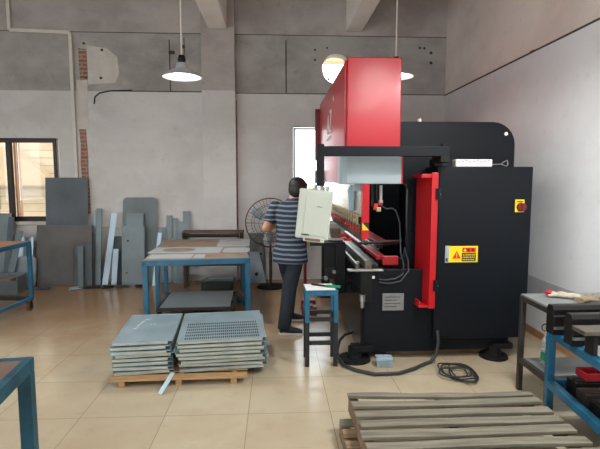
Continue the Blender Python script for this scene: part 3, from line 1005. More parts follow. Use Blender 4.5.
# front sheet support with gusset and handwheel
P(MB().bx(0.60, 0.70, 4.62, 4.74, 0.5, 1.0).bx(0.66, 0.77, 4.64, 4.72, 0.5, 0.6), 'support_bracket', M['blackplastic'], bevel=0.006)
P(MB().bx(0.34, 0.70, 4.65, 4.71, 0.985, 1.02), 'support_arm', M['blackplastic'], bevel=0.004)
arc = [(0.345, 0.985)]
arc += [(0.345 + 0.30 * (1 - math.cos(a)), 0.985 - 0.24 * math.sin(a)) for a in [PI / 2 * i / 8 for i in range(9)]]
P(MB().tube([(x, 4.68, z) for x, z in arc], 0.022), 'gusset', M['blackplastic'], bevel=0)
P(MB().bx(0.52, 0.755, 5.2, 5.3, 0.52, 0.99).bx(0.40, 0.7, 5.22, 5.28, 0.99, 1.02), 'support_bracket', M['blackplastic'], bevel=0.006)
P(MB().bx(0.49, 0.60, 4.66, 4.70, 0.72, 0.985), 'support_plate', M['blackplastic'], bevel=0.004)
P(MB().cyl((0.56, 4.6, 0.70), (0.56, 4.66, 0.70), 0.05, n=14).cyl((0.50, 4.64, 0.62), (0.50, 4.70, 0.62), 0.045, n=12).bx(0.5, 0.62, 4.64, 4.7, 0.66, 0.76), 'handwheel', M['darksteel'], bevel=0.004)
P(MB().cyl((0.5, 4.6, 0.66), (0.5, 4.64, 0.66), 0.02, n=12).cyl((0.58, 4.58, 0.73), (0.58, 4.6, 0.73), 0.018, n=12), 'bolt', M['steel'], bevel=0)
# levelling feet
for x, y, r in ((0.715, 4.13, 0.15), (2.03, 4.13, 0.13), (0.69, 6.5, 0.135), (2.05, 6.5, 0.13)):
    P(MB().cyl((x, y, 0.0), (x, y, 0.022), r, r * 0.97, n=28).cyl((x, y, 0.022), (x, y, 0.06), 0.075, 0.07, n=20).cyl((x, y, 0.06), (x, y, 0.12), 0.062, n=6).bx(x - 0.03, x + 0.16, y - 0.05, y + 0.05, 0.09, 0.14), 'levelling_foot', M['rubber'], bevel=0.002)
P(MB().tube([(1.448, 4.02, 0.3), (1.455, 4.0, 0.2), (1.44, 4.0, 0.08), (1.38, 3.985, 0.02), (1.31, 3.94, 0.02), (1.2, 3.85, 0.02), (1.04, 3.76, 0.02), (0.83, 3.745, 0.02), (0.68, 3.84, 0.02), (0.59, 3.95, 0.02), (0.565, 4.12, 0.02), (0.575, 4.28, 0.03), (0.62, 4.44, 0.07), (0.68, 4.52, 0.1), (0.78, 4.56, 0.12)], 0.015, n=10), 'supply_hose', M['hose'], bevel=0)

# things on the press
r = thing('paper_roll_bundle', 'whitish printed paper bundle lying on top of the black cabinet', 'paper', (1.79, 4.2, 1.768))
build(MB().box((0, 0, 0.035), (0.34, 0.1, 0.07)), 'wrapper', M['paper'], r, bevel=0.01)
s = MB()
for i in range(9):
    s.box((-0.14 + 0.034 * i, -0.0512, 0.045 + 0.006 * (i % 3)), (0.02, 0.002, 0.006))
build(s, 'red_print', M['gloved_red'], r)
tag(build(MB().tube([(1.96, 4.2, 1.79), (2.06, 4.2, 1.795), (2.085, 4.2, 1.815), (2.12, 4.2, 1.83), (2.128, 4.2, 1.8), (2.118, 4.2, 1.775), (2.085, 4.2, 1.785), (2.06, 4.2, 1.795)], 0.006), 'wire_hook', M['steel']),
    'steel wire with a hooked loop on the cabinet beside the paper bundle', 'hook')
tw = thing('small_tin', 'tiny red and white tin on top of the black side frame', 'tin', (1.365, 4.43, 2.2))
build(MB().cyl((0, 0, 0.0), (0, 0, 0.03), 0.02, n=14), 'can', M['white'], tw)
build(MB().cyl((0, 0, 0.03), (0, 0, 0.036), 0.0205, n=14), 'lid', M['darkred'], tw)

# ================================================================== FOOT PEDAL
fp = thing('foot_pedal', 'dark red pedal box with upright red pole beside the man\'s shoe', 'pedal', (0.39, 5.68, 0))
build(MB().bx(-0.08, 0.1, -0.17, 0.14, 0, 0.11).bx(-0.08, 0.1, 0.0, 0.14, 0.11, 0.15), 'pedal_box', M['darkred'], fp, bevel=0.01)
build(MB().box((0, -0.11, 0.118), (0.12, 0.1, 0.015), rx=R(8)), 'treadle', M['blackplastic'], fp, bevel=0.003)
build(MB().cyl((-0.03, 0.08, 0.15), (-0.03, 0.08, 0.95), 0.02, n=12), 'pole', M['darkred'], fp)
build(MB().cyl((-0.03, 0.08, 0.95), (-0.03, 0.08, 1.0), 0.03, n=14), 'pole_cap', M['blackplastic'], fp)

# ================================================================== PERSON
pe = thing('person', 'person in striped polo shirt and dark jeans working at the press console', 'person', (0.15, 5.1, 0))
def V(*a):
    return Vector(a)
fw = V(0.5, 0.866, 0)
lt = V(-0.866, 0.5, 0)
ctr = V(0.15, 5.06, 0)
def tz(z, dx=0.0, df=0.0):
    return ctr + V(dx, 0, z) + fw * df
# joints
pel = tz(0.9)
hipL, hipR = pel + lt * 0.09 + V(0, 0, -0.03), pel - lt * 0.09 + V(0, 0, -0.03)
ankR, ankL = V(0.09, 4.86, 0.09), V(0.145, 5.36, 0.09)
kneeR, kneeL = V(0.14, 4.97, 0.48), V(0.16, 5.22, 0.48)
shL = V(-0.01, 5.13, 1.36)
shR = V(0.30, 4.95, 1.36)
elL = V(-0.115, 5.08, 1.12)
wrL = V(0.08, 5.3, 1.16)
elR = V(0.37, 4.76, 1.13)
wrR = V(0.345, 4.3, 1.26)
head = V(0.24, 5.1, 1.55)
look = V(0.42, 0.88, -0.42).normalized()
hl = V(-0.9, 0.43, 0).normalized()
hu = look.cross(hl).normalized()
if hu.z < 0:
    hu = -hu
HM = Matrix((look, hl, hu)).transposed()
def torso(mb, g):
    mb.loft([(tz(0.80), lt * (0.155 + g), fw * (0.105 + g)), (tz(0.88), lt * (0.165 + g), fw * (0.11 + g)), (tz(0.98, 0, 0.0), lt * (0.155 + g), fw * (0.105 + g)),
             (tz(1.1, 0.0, 0.0), lt * (0.15 + g), fw * (0.1 + g)), (tz(1.22, 0.0, 0.01), lt * (0.17 + g), fw * (0.11 + g)), (tz(1.32, 0.0, 0.015), lt * (0.175 + g), fw * (0.105 + g)),
             (tz(1.385, 0.005, 0.02), lt * (0.15 + g), fw * (0.085 + g)), (tz(1.425, 0.012, 0.025), lt * (0.09 + g), fw * (0.065 + g))], 24)
def hand(mb, wr, d, thumb, palm_n, curl):
    d = d.normalized()
    side = palm_n.cross(d).normalized() * (1 if thumb > 0 else -1)
    pc = wr + d * 0.045
    mb.loft([(wr, side * 0.026, palm_n * 0.02), (wr + d * 0.03, side * 0.036, palm_n * 0.016), (wr + d * 0.08, side * 0.042, palm_n * 0.013), (wr + d * 0.092, side * 0.038, palm_n * 0.011)], 14)
    for i, (off, ln) in enumerate(((0.03, 0.072), (0.011, 0.082), (-0.009, 0.076), (-0.029, 0.06))):
        b = wr + d * 0.085 + side * off
        k1 = b + (d * math.cos(curl * 0.6) + palm_n * math.sin(curl * 0.6)) * ln * 0.45
        k2 = k1 + (d * math.cos(curl * 1.4) + palm_n * math.sin(curl * 1.4)) * ln * 0.32
        k3 = k2 + (d * math.cos(curl * 2.0) + palm_n * math.sin(curl * 2.0)) * ln * 0.25
        mb.cap(b, k1, 0.0092, 0.0085, 8)
        mb.cap(k1, k2, 0.0085, 0.0078, 8)
        mb.cap(k2, k3, 0.0078, 0.007, 8)
    tb = wr + d * 0.03 + side * 0.032
    t1 = tb + (side * 0.7 + d * 0.7 + palm_n * 0.2).normalized() * 0.04
    t2 = t1 + (side * 0.25 + d * 0.9 + palm_n * 0.3).normalized() * 0.03
    mb.cap(tb, t1, 0.012, 0.0105, 8)
    mb.cap(t1, t2, 0.0105, 0.0085, 8)
b = MB()
torso(b, -0.012)
b.cap(tz(1.40, 0.01, 0.02), head + V(-0.02, -0.01, -0.06), 0.056, 0.052)
b.ell(head + look * -0.005, (0.098, 0.078, 0.108), HM, 24, 16)
b.ell(head + look * 0.035 - hu * 0.06, (0.06, 0.06, 0.06), HM, 18, 12)                      # jaw
b.cap(head + look * 0.09 + hu * 0.0, head + look * 0.108 - hu * 0.035, 0.01, 0.016, 8)      # nose
for s_ in (-1, 1):
    b.ell(head + hl * 0.08 * s_ - look * 0.005 - hu * 0.01, (0.022, 0.01, 0.034), HM, 12, 8)  # ears
b.cap(head + look * 0.086 - hu * 0.062 + hl * 0.018, head + look * 0.086 - hu * 0.062 - hl * 0.018, 0.008, 0.008, 8)  # mouth
b.cap(hipL, kneeL, 0.078, 0.052)
b.cap(kneeL, ankL, 0.052, 0.036)
b.cap(hipR, kneeR, 0.078, 0.052)
b.cap(kneeR, ankR, 0.052, 0.036)
for a in (ankL, ankR):
    b.cap(a + V(-0.02, 0, -0.05), a + V(0.15, 0.0, -0.06), 0.032, 0.024)
b.cap(shL, elL, 0.05, 0.04)
b.cap(elL, wrL, 0.042, 0.026)
b.cap(shR, elR, 0.05, 0.04)
b.cap(elR, wrR, 0.042, 0.026)
hand(b, wrL, V(0.5, 0.75, 0.15), 1, V(0.8, -0.55, 0.0).normalized(), 0.5)
hand(b, wrR, V(-0.05, -1, 0.25), -1, V(-0.9, 0.05, 0.0).normalized(), 0.45)
build(b, 'body', M['skin'], pe, world=True, remesh=0.0065, smooth_it=2)
ey = MB()
for s_ in (-1, 1):
    ey.ell(head + look * 0.082 + hl * 0.033 * s_ + hu * 0.005, (0.012, 0.014, 0.01), HM, 10, 8)
build(ey, 'eyes', M['hair'], pe, world=True)
h = MB()
h.ell(head - look * 0.02 + hu * 0.024, (0.112, 0.1, 0.104), HM, 24, 16)
h.ell(head - look * 0.045 - hu * 0.02, (0.075, 0.09, 0.092), HM, 24, 16)
h.ell(head + look * 0.045 + hu * 0.072, (0.07, 0.085, 0.04), HM, 18, 12)
for s_ in (-1, 1):
    h.ell(head + hl * 0.075 * s_ - look * 0.01 + hu * 0.02, (0.065, 0.026, 0.06), HM, 12, 8)
build(h, 'hair', M['hair'], pe, world=True, remesh=0.009, smooth_it=2)
s = MB()
torso(s, 0.012)
s.loft([(tz(0.75), lt * 0.208, fw * 0.15), (tz(0.85), lt * 0.204, fw * 0.145), (tz(0.95), lt * 0.178, fw * 0.125)], 24)
for a, e_ in ((shL, elL), (shR, elR)):
    e2 = a.lerp(e_, 0.72)
    s.cap(a, a.lerp(e_, 0.4), 0.066, 0.064)
    s.cyl(a, e2, 0.064, 0.062, n=18)
build(s, 'polo_shirt', M['jersey'], pe, world=True, remesh=0.009, smooth_it=2)
cl = MB()
cl.loft([(tz(1.405, 0.012, 0.02), lt * 0.085, fw * 0.075), (tz(1.43, 0.016, 0.022), lt * 0.074, fw * 0.07), (tz(1.452, 0.02, 0.022), lt * 0.066, fw * 0.066)], 20)
build(cl, 'collar', M['collar'], pe, world=True, remesh=0.008, smooth_it=1)
j = MB()
j.loft([(tz(0.72), lt * 0.15, fw * 0.1), (tz(0.8), lt * 0.162, fw * 0.112), (tz(0.93), lt * 0.155, fw * 0.105)], 24)
for hp, kn, an in ((hipL, kneeL, ankL), (hipR, kneeR, ankR)):
    j.cap(hp, kn, 0.094, 0.082)
    j.cap(kn, an + V(-0.01, 0, 0.0), 0.082, 0.066)
    j.cyl(kn, an + V(-0.015, 0, -0.04), 0.078, 0.07, n=16)
build(j, 'jeans', M['jeans'], pe, world=True, remesh=0.009, smooth_it=3)
for a in (ankL, ankR):
    s = MB()
    hx = a + V(-0.06, 0, 0)
    def so(dx, w, z0_, z1_):
        return (V(hx.x + dx, hx.y, (z0_ + z1_) / 2), V(0, w, 0), V(0, 0, (z1_ - z0_) / 2))
    s.loft([so(-0.0, 0.026, 0.02, 0.085), so(0.03, 0.036, 0.015, 0.105), so(0.09, 0.038, 0.012, 0.1), so(0.16, 0.046, 0.012, 0.075), so(0.21, 0.044, 0.014, 0.06), so(0.245, 0.028, 0.016, 0.045)], 18)
    o = build(s, 'shoe', M['shoe'], pe, world=True)
    sl_ = MB()
    ol = [(hx.x + q, hx.y + w) for q, w in ((-0.012, -0.02), (0.03, -0.038), (0.1, -0.04), (0.17, -0.049), (0.22, -0.044), (0.252, -0.02), (0.252, 0.02), (0.22, 0.044), (0.17, 0.049), (0.1, 0.04), (0.03, 0.038), (-0.012, 0.02))]
    sl_.prism(ol, 'z', 0.0, 0.018)
    build(sl_, 'sole', M['sole'], o, world=True, bevel=0.003)

# ================================================================== STOOL AND THINGS ON IT
st = thing('work_stool', 'small blue steel stool with black lower legs in front of the press', 'stool', (0.395, 4.1, 0))
build(MB().bx(-0.145, 0.145, -0.13, 0.13, 0.672, 0.69).bx(-0.145, 0.145, -0.13, 0.13, 0.64, 0.672), 'seat', M['blue'], st, bevel=0.004)
for sx in (-1, 1):
    for sy in (-1, 1):
        l = MB()
        l.bx(sx * 0.145, sx * 0.107, sy * 0.13, sy * 0.092, 0.40, 0.64)
        l.mi = 1
        l.bx(sx * 0.145, sx * 0.107, sy * 0.13, sy * 0.092, 0, 0.40)
        build(l, 'leg', [M['blue'], M['blackpaint']], st, bevel=0.003)
for z in (0.43, 0.215):
    for sy in (-1, 1):
        build(MB().bx(-0.107, 0.107, sy * 0.125, sy * 0.1, z - 0.018, z + 0.018), 'stretcher', M['blackpaint'], st, bevel=0.002)
for sx in (-1, 1):
    build(MB().bx(sx * 0.14, sx * 0.112, -0.092, 0.092, 0.41, 0.445), 'stretcher', M['blackpaint'], st, bevel=0.002)
tag(build(MB().box((0.385, 4.1, 0.6925), (0.26, 0.235, 0.004), rz=R(2)), 'paper_sheet', M['paper']), 'white paper sheet lying on the blue stool', 'paper')
pl_ = thing('screwdriver', 'black screwdriver with green handle on the white paper', 'tool', (0.44, 4.1, 0.7055))
build(MB().bar((0.13, -0.06, 0), (0.0, -0.02, 0), 0.03, 0.022), 'handle', M['green'], pl_, bevel=0.006)
build(MB().bar((0.0, -0.02, 0), (-0.12, 0.07, 0), 0.016, 0.014), 'shank', M['blackplastic'], pl_, bevel=0.002)

# ================================================================== WORK TABLE (centre left)
TA = R(6)
wt = thing('work_table', 'blue steel work table with brown top covered in cut grey sheets', 'table', (-0.965, 5.97, 0), TA)
build(MB().bx(-0.57, 0.57, -0.84, 0.86, 0.765, 0.782), 'tabletop', M['board'], wt, bevel=0.002)
f = MB()
f.bx(-0.585, 0.585, -0.86, -0.82, 0.715, 0.777)
f.bx(-0.585, 0.585, 0.84, 0.88, 0.715, 0.777)
f.bx(-0.585, -0.545, -0.86, 0.88, 0.715, 0.765)
f.bx(0.545, 0.585, -0.86, 0.88, 0.715, 0.765)
build(f, 'top_frame', M['blue'], wt, bevel=0.003)
for sx in (-1, 1):
    for y in (-0.835, 0.03, 0.855):
        build(MB().box((sx * 0.556, y, 0.3575), (0.055, 0.05, 0.715)), 'leg', M['blue'], wt, bevel=0.003)
build(MB().bx(-0.53, 0.53, 0.015, 0.045, 0.03, 0.07), 'cross_rail', M['blue'], wt, bevel=0.002)

def flat_sheet(name, label, poly, z, m, th=0.003, hole=None, slot=None, group='cut sheets on the work table'):
    mb = MB()
    if hole or slot:
        cx, cy, rx, ry = hole or slot
        n = 36
        outer = poly
        inner = []
        for k in range(n):
            t = 2 * PI * k / n
            if hole:
                inner.append((cx + rx * math.cos(t), cy + ry * math.sin(t)))
            else:
                co_, si_ = math.cos(t), math.sin(t)
                f_ = 1 / max(abs(co_), abs(si_))
                inner.append((cx + rx * co_ * f_, cy + ry * si_ * f_))
        # resample the outer outline by angle
        def ray_hit(t):
            d_ = Vector((math.cos(t), math.sin(t)))
            best = None
            for i in range(len(outer)):
                p, q = Vector(outer[i]) - Vector((cx, cy)), Vector(outer[(i + 1) % len(outer)]) - Vector((cx, cy))
                e_ = q - p
                den = d_.x * e_.y - d_.y * e_.x
                if abs(den) < 1e-9:
                    continue
                u = (p.x * e_.y - p.y * e_.x) / den
                v = (p.x * d_.y - p.y * d_.x) / den
                if u > 0 and -1e-6 <= v <= 1 + 1e-6 and (best is None or u < best):
                    best = u
            return (cx + d_.x * best, cy + d_.y * best)
        angs = sorted([2 * PI * k / n for k in range(n)] + [math.atan2(p[1] - cy, p[0] - cx) % (2 * PI) for p in outer])
        inn, out_ = [], []
        for t in angs:
            co_, si_ = math.cos(t), math.sin(t)
            if hole:
                inn.append((cx + rx * co_, cy + ry * si_))
            else:
                f_ = min(rx / max(abs(co_), 1e-6), ry / max(abs(si_), 1e-6))
                inn.append((cx + f_ * co_, cy + f_ * si_))
            out_.append(ray_hit(t))
        k = len(angs)
        for zz in (z, z + th):
            mb._add([(x, y, zz) for x, y in out_] + [(x, y, zz) for x, y in inn], [(i, (i + 1) % k, k + (i + 1) % k, k + i) for i in range(k)])
        for L_ in (out_, inn):
            mb._add([(x, y, z) for x, y in L_] + [(x, y, z + th) for x, y in L_], [(i, (i + 1) % k, k + (i + 1) % k, k + i) for i in range(k)])
    else:
        mb.prism(poly, 'z', z, z + th)
    return tag(build(mb, name, m), label, 'metal sheet', group)

def rrect(x0, x1, y0, y1, r, a=0.0, n=5):
    pts = []
    for cx, cy, s0 in ((x1 - r, y1 - r, 0), (x0 + r, y1 - r, 90), (x0 + r, y0 + r, 180), (x1 - r, y0 + r, 270)):
        for i in range(n + 1):
            t = R(s0 + 90 * i / n)
            pts.append((cx + r * math.cos(t), cy + r * math.sin(t)))
    if a:
        mx_, my_ = (x0 + x1) / 2, (y0 + y1) / 2
        pts = [(mx_ + (x - mx_) * math.cos(a) - (y - my_) * math.sin(a), my_ + (x - mx_) * math.sin(a) + (y - my_) * math.cos(a)) for x, y in pts]
    return pts
TZ = 0.7825
flat_sheet('metal_sheet', 'plain pale grey sheet at the near left corner of the blue table', rrect(-1.44, -0.955, 5.165, 5.44, 0.01, R(2)), TZ, M['tablesheet'])
flat_sheet('metal_sheet', 'narrow pale grey offcut beside the plain sheet on the blue table', rrect(-0.935, -0.815, 5.16, 5.42, 0.01, R(3)), TZ, M['tablesheet'])
flat_sheet('metal_sheet', 'long grey sheet with an oval hole across the blue table', rrect(-1.53, -0.68, 5.52, 6.0, 0.03, R(0)), TZ + .001, M['tablesheet'], hole=(-1.2, 5.77, 0.2, 0.17))
flat_sheet('metal_sheet', 'round-cornered grey sheet at the right edge of the blue table', rrect(-0.655, -0.33, 5.55, 5.94, 0.07, R(2)), TZ, M['tablesheet'])
flat_sheet('metal_sheet', 'grey sheet with a dark slot at the far right of the blue table', rrect(-0.80, -0.37, 6.06, 6.8, 0.02, R(3)), TZ, M['tablesheet'], slot=(-0.6, 6.62, 0.1, 0.03))

# dolly below the table
dl = thing('low_dolly', 'dark low steel dolly on castors under the blue table', 'dolly', (-0.96, 5.80, 0), R(2))
f = MB()
f.bx(-0.46, 0.46, 0.37, 0.41, 0.12, 0.155)
f.bx(-0.46, 0.46, -0.41, -0.37, 0.12, 0.155)
f.bx(-0.46, -0.42, -0.37, 0.37, 0.12, 0.155)
f.bx(0.42, 0.46, -0.37, 0.37, 0.12, 0.155)
build(f, 'dolly_frame', M['frame'], dl, bevel=0.003)
def caster(parent, x, y, z, r, m=None):
    o = build(MB().cyl((x - 0.015, y, r), (x + 0.015, y, r), r, n=20).cyl((x - 0.02, y, r), (x + 0.02, y, r), r * 0.45, n=14), 'castor', m or M['rubber'], parent)
    build(MB().bx(x - 0.028, x - 0.02, y - 0.018, y + 0.018, r * 0.6, z).bx(x + 0.02, x + 0.028, y - 0.018, y + 0.018, r * 0.6, z).bx(x - 0.03, x + 0.03, y - 0.03, y + 0.03, z - 0.006, z), 'fork', M['darksteel'], o)
for sx in (-1, 1):
    for sy in (-1, 1):
        caster(dl, sx * 0.43, sy * 0.36, 0.12, 0.05)
tag(build(MB().box((-0.975, 5.8, 0.158), (0.82, 0.76, 0.004), rz=R(2)), 'metal_sheet', M['cover']), 'dull grey sheet lying on the low dolly under the table', 'metal sheet')

# roller bench behind
rb = thing('roller_bench', 'rusty brown bench with a dark roller behind the blue table', 'bench', (-0.96, 7.1, 0))
build(MB().bx(-0.46, 0.46, -0.06, 0.14, 0.845, 0.875), 'bench_top', M['rust'], rb, bevel=0.004)
build(MB().cyl((-0.42, -0.09, 0.815), (0.4, -0.09, 0.815), 0.028, n=16), 'roller', M['darksteel'], rb)
for sx in (-1, 1):
    for sy in (-0.04, 0.12):
        build(MB().box((sx * 0.43, sy, 0.4225), (0.045, 0.04, 0.845)), 'leg', M['rust'], rb, bevel=0.003)
    build(MB().bx(sx * 0.43 - 0.02, sx * 0.43 + 0.02, -0.12, -0.06, 0.78, 0.86), 'bearing', M['darksteel'], rb, bevel=0.003)
for z in (0.36, 0.6):
    build(MB().bx(-0.41, 0.41, -0.05, -0.03, z - 0.02, z + 0.02), 'rail', M['frame'], rb, bevel=0.002)
tb_ = thing('toolbox', 'dark green tin box on the floor below the roller bench', 'box', (-0.88, 6.98, 0))
build(MB().bx(-0.25, 0.22, -0.09, 0.1, 0, 0.11), 'box_body', M['greenbox'], tb_, bevel=0.006)
build(MB().bx(-0.255, 0.225, -0.095, 0.105, 0.11, 0.13), 'lid', M['greenbox'], tb_, bevel=0.006)
for i, (w_, d_) in enumerate(((0.46, 0.17), (0.42, 0.16), (0.38, 0.15))):
    tag(build(MB().box((-0.86 + 0.01 * i, 6.985, 0.131 + 0.02 * i + 0.0095), (w_, d_, 0.019), rz=R(2 * i - 2)), 'sheet_bundle', [M['sheetmid'], M['sheet'], M['cover']][i], bevel=0.002),
        ('lowest', 'middle', 'topmost')[i] + ' of the three thin grey bundles stacked on the dark green tin box', 'bundle', 'bundles on the tin box')

# ================================================================== FAN
fn = thing('pedestal_fan', 'large wire-caged pedestal fan standing behind the man', 'fan', (-0.09, 7.08, 0))
build(MB().lathe([(0.0, 0.03), (0.18, 0.028), (0.215, 0.012), (0.22, 0.0), (0.0, 0.0)], (0, 0, 0), n=32), 'base', M['rubber'], fn)
build(MB().cyl((0, 0, 0.02), (0, 0, 0.55), 0.024, n=12).cyl((0, 0, 0.5), (0, 0, 0.92), 0.016, n=12), 'pole', M['frame'], fn)
build(MB().cyl((0, -0.02, 1.0), (0, 0.2, 1.0), 0.085, 0.07, n=20).bx(-0.03, 0.03, -0.02, 0.06, 0.88, 0.96), 'motor', M['frame'], fn, bevel=0.004)
cg = MB()
for r_, y_ in ((0.375, -0.06), (0.37, -0.095), (0.28, -0.125), (0.17, -0.14), (0.08, -0.145), (0.37, -0.02), (0.25, 0.03)):
    cg.ring((0, y_, 1.0), r_, 0.0042 if r_ < 0.36 else 0.006)
for i in range(40):
    a = 2 * PI * i / 40
    co_, si_ = math.cos(a), math.sin(a)
    cg.tube([(0.07 * co_, -0.146, 1 + 0.07 * si_), (0.17 * co_, -0.14, 1 + 0.17 * si_), (0.28 * co_, -0.125, 1 + 0.28 * si_), (0.37 * co_, -0.09, 1 + 0.37 * si_), (0.375 * co_, -0.05, 1 + 0.375 * si_), (0.36 * co_, -0.01, 1 + 0.36 * si_), (0.2 * co_, 0.035, 1 + 0.2 * si_)], 0.0014 if i % 5 else 0.003, 4)
cg.cyl((0, -0.15, 1), (0, -0.14, 1), 0.075, n=20)
build(cg, 'cage', M['rust'], fn)
for i in range(3):
    a0 = 2 * PI * i / 3 + 0.4
    bl = MB()
    rg = []
    for rr, wd in ((0.05, 0.05), (0.15, 0.11), (0.25, 0.15), (0.33, 0.12)):
        cdir = V(math.cos(a0), 0, math.sin(a0))
        tdir = V(-math.sin(a0), 0, math.cos(a0))
        cc = V(0, -0.07, 1) + cdir * rr
        rg.append([cc + tdir * (wd * q) + V(0, 0.035 * q * 2 + e_, 0) for q, e_ in ((-0.5, 0.002), (0, 0.004), (0.5, 0.002), (0.5, -0.002), (0, -0.0), (-0.5, -0.002))])
    bl.rings(rg)
    build(bl, 'blade', M['cover'], fn)

# ================================================================== SHEETS LEANING ON THE BACK WALL
def leaning(label, x0, x1, ztop, y0, y1, m, th=0.006, skew=0.0, r=0.0, name='leaning_sheet', holes=()):
    """a sheet standing on the floor at y0 and resting at y1 at its top"""
    L_ = math.hypot(ztop, y1 - y0)
    a = math.atan2(y1 - y0, ztop)
    w = x1 - x0
    mb = MB()
    poly = rrect(-w / 2, w / 2, 0, L_, r) if r else [(-w / 2, 0), (w / 2, 0), (w / 2 + skew, L_), (-w / 2 + skew, L_)]
    mb.prism(poly, 'y', -th, 0)
    mb.mi = 1
    for hx_, hz_, hr in holes:
        mb.cyl((hx_, -th - 0.001, hz_), (hx_, -th + 0.001, hz_), hr, n=14)
    mb.bm.transform(Matrix.Rotation(-a, 4, 'X'))
    xm = (x0 + x1) / 2
    mb.bm.transform(Matrix.Translation((xm, y0, 0.0)))
    zmin = min(v.co.z for v in mb.bm.verts)
    mb.bm.transform(Matrix.Translation((0, 0, 0.002 - zmin)))
    return tag(build(mb, name, [m, M['signblack']]), label, 'metal sheet', 'sheets leaning on the back wall')

leaning('tallest dark grey sheet, in front of the window edge, behind a wide brownish sheet', -3.615, -2.965, 1.68, 7.40, 7.53, M['sheetdark'])
leaning('wide brownish grey sheet leaning below the tall dark sheet', -3.71, -2.875, 0.945, 7.28, 7.39, M['sheetbrown'])
leaning('short dark sheet in front of the wide brownish sheet', -3.1, -2.84, 0.65, 7.21, 7.27, M['sheetdark'])
leaning('narrow mid grey strip in front of the short dark sheet', -3.03, -2.95, 0.63, 7.15, 7.2, M['sheetmid'])
leaning('tall narrow grey strip with folded edge right of the wide brownish sheet', -2.835, -2.755, 1.19, 7.34, 7.52, M['sheet'], th=0.03)
leaning('pale thin strip squeezed beside the tall folded strip', -2.90, -2.865, 1.16, 7.42, 7.55, M['cover'], th=0.008)
leaning('bright narrow strip tilting to the right against the wall', -2.71, -2.62, 1.12, 7.25, 7.48, M['sheetbright'], skew=0.11)
leaning('short bright pointed strip near the foot of the tilting strip', -2.57, -2.49, 0.57, 7.25, 7.33, M['sheetbright'], skew=0.03)
leaning('low grey sheet behind the short bright strip', -2.6, -2.45, 0.75, 7.40, 7.5, M['sheetdark'])
leaning('tall round-cornered grey panel, broadest of those by the blue table', -2.44, -1.9, 1.365, 7.42, 7.56, M['sheetmid'], r=0.07)
leaning('grey panel leaning on the tall round-cornered one, higher of the two', -2.36, -2.1, 1.12, 7.35, 7.46, M['sheet'])
leaning('grey panel with a small slot, front of the group by the blue table', -2.41, -2.06, 0.925, 7.27, 7.36, M['sheet'], holes=((-0.08, 0.7, 0.018), (-0.1, 0.2, 0.012)))
leaning('bright narrow sheet standing at the left leg of the blue table', -1.94, -1.88, 0.82, 7.24, 7.34, M['sheetbright'], skew=0.09)
leaning('low pale sheet between the round-cornered panel and the slim strips', -1.93, -1.77, 0.885, 7.45, 7.53, M['sheet'])
leaning('first slim grey strip from the left behind the blue table', -1.76, -1.675, 1.075, 7.42, 7.56, M['sheet'])
leaning('second slim grey strip from the left behind the blue table', -1.66, -1.585, 1.03, 7.42, 7.56, M['sheet'])
leaning('lower wide strip in front of the tallest slim strip', -1.57, -1.375, 0.98, 7.36, 7.5, M['sheet'])
leaning('tallest slim grey strip behind the blue table', -1.5, -1.385, 1.14, 7.44, 7.57, M['sheet'])
leaning('grey panel with round holes standing beside the fan', -0.44, -0.2, 0.78, 7.46, 7.56, M['sheetmid'], holes=((0.07, 0.6, 0.025), (0.07, 0.45, 0.02), (0.03, 0.1, 0.03)))
leaning('pale slanting offcut in front of the holed panel by the fan', -0.42, -0.16, 0.5, 7.36, 7.42, M['cover'], skew=-0.12, holes=((-0.03, 0.14, 0.03),))
leaning('large light grey sheet at the picture edge below the window', -4.9, -4.16, 1.12, 7.3, 7.53, M['sheet'])
leaning('narrow dark sheet just right of the light sheet below the window', -4.19, -4.1, 1.06, 7.2, 7.5, M['sheetdark'])
leaning('grey strip tilting left below the window', -4.1, -4.0, 0.86, 7.1, 7.35, M['sheetmid'], skew=0.1)
leaning('small light sheet below the window behind the brown-topped trolley', -4.02, -3.80, 0.75, 7.3, 7.45, M['sheetbright'])
leaning('low rounded pale sheet left of the wide brownish sheet', -3.98, -3.68, 0.48, 7.18, 7.27, M['sheet'], r=0.08)

# scrap on the floor at the wall
rs = random.Random(3)
for i, (x, y, l_, w_, a, m, lb) in enumerate((
        (-3.5, 7.1, 0.2, 0.1, 0.2, 'sheetdark', 'dark crumpled scrap on the floor left of the short dark sheet'),
        (-3.02, 7.03, 0.16, 0.05, 0.5, 'cover', 'white scrap on the floor below the short dark sheet'),
        (-2.82, 7.1, 0.3, 0.05, 0.15, 'darksteel', 'long dark scrap strip below the tall folded strip'),
        (-2.57, 7.12, 0.2, 0.06, -0.2, 'darksteel', 'dark scrap strip below the bright tilting strip'),
        (-2.36, 7.14, 0.22, 0.05, 0.3, 'sheetdark', 'grey scrap strip below the short bright pointed strip'),
        (-2.08, 7.15, 0.2, 0.05, 0.1, 'darksteel', 'dark scrap below the panel with a small slot'))):
    mb = MB()
    for k in range(3):
        mb.box((rs.uniform(-.03, .03), rs.uniform(-.02, .02), 0.008 + 0.013 * k), (l_ * rs.uniform(.6, 1), w_ * rs.uniform(.6, 1), 0.012), rz=a + rs.uniform(-.5, .5))
    mb.bm.transform(Matrix.Translation((x, y, 0.0)))
    tag(build(mb, 'scrap_piece', M[m]), lb, 'scrap', 'scrap along the back wall')

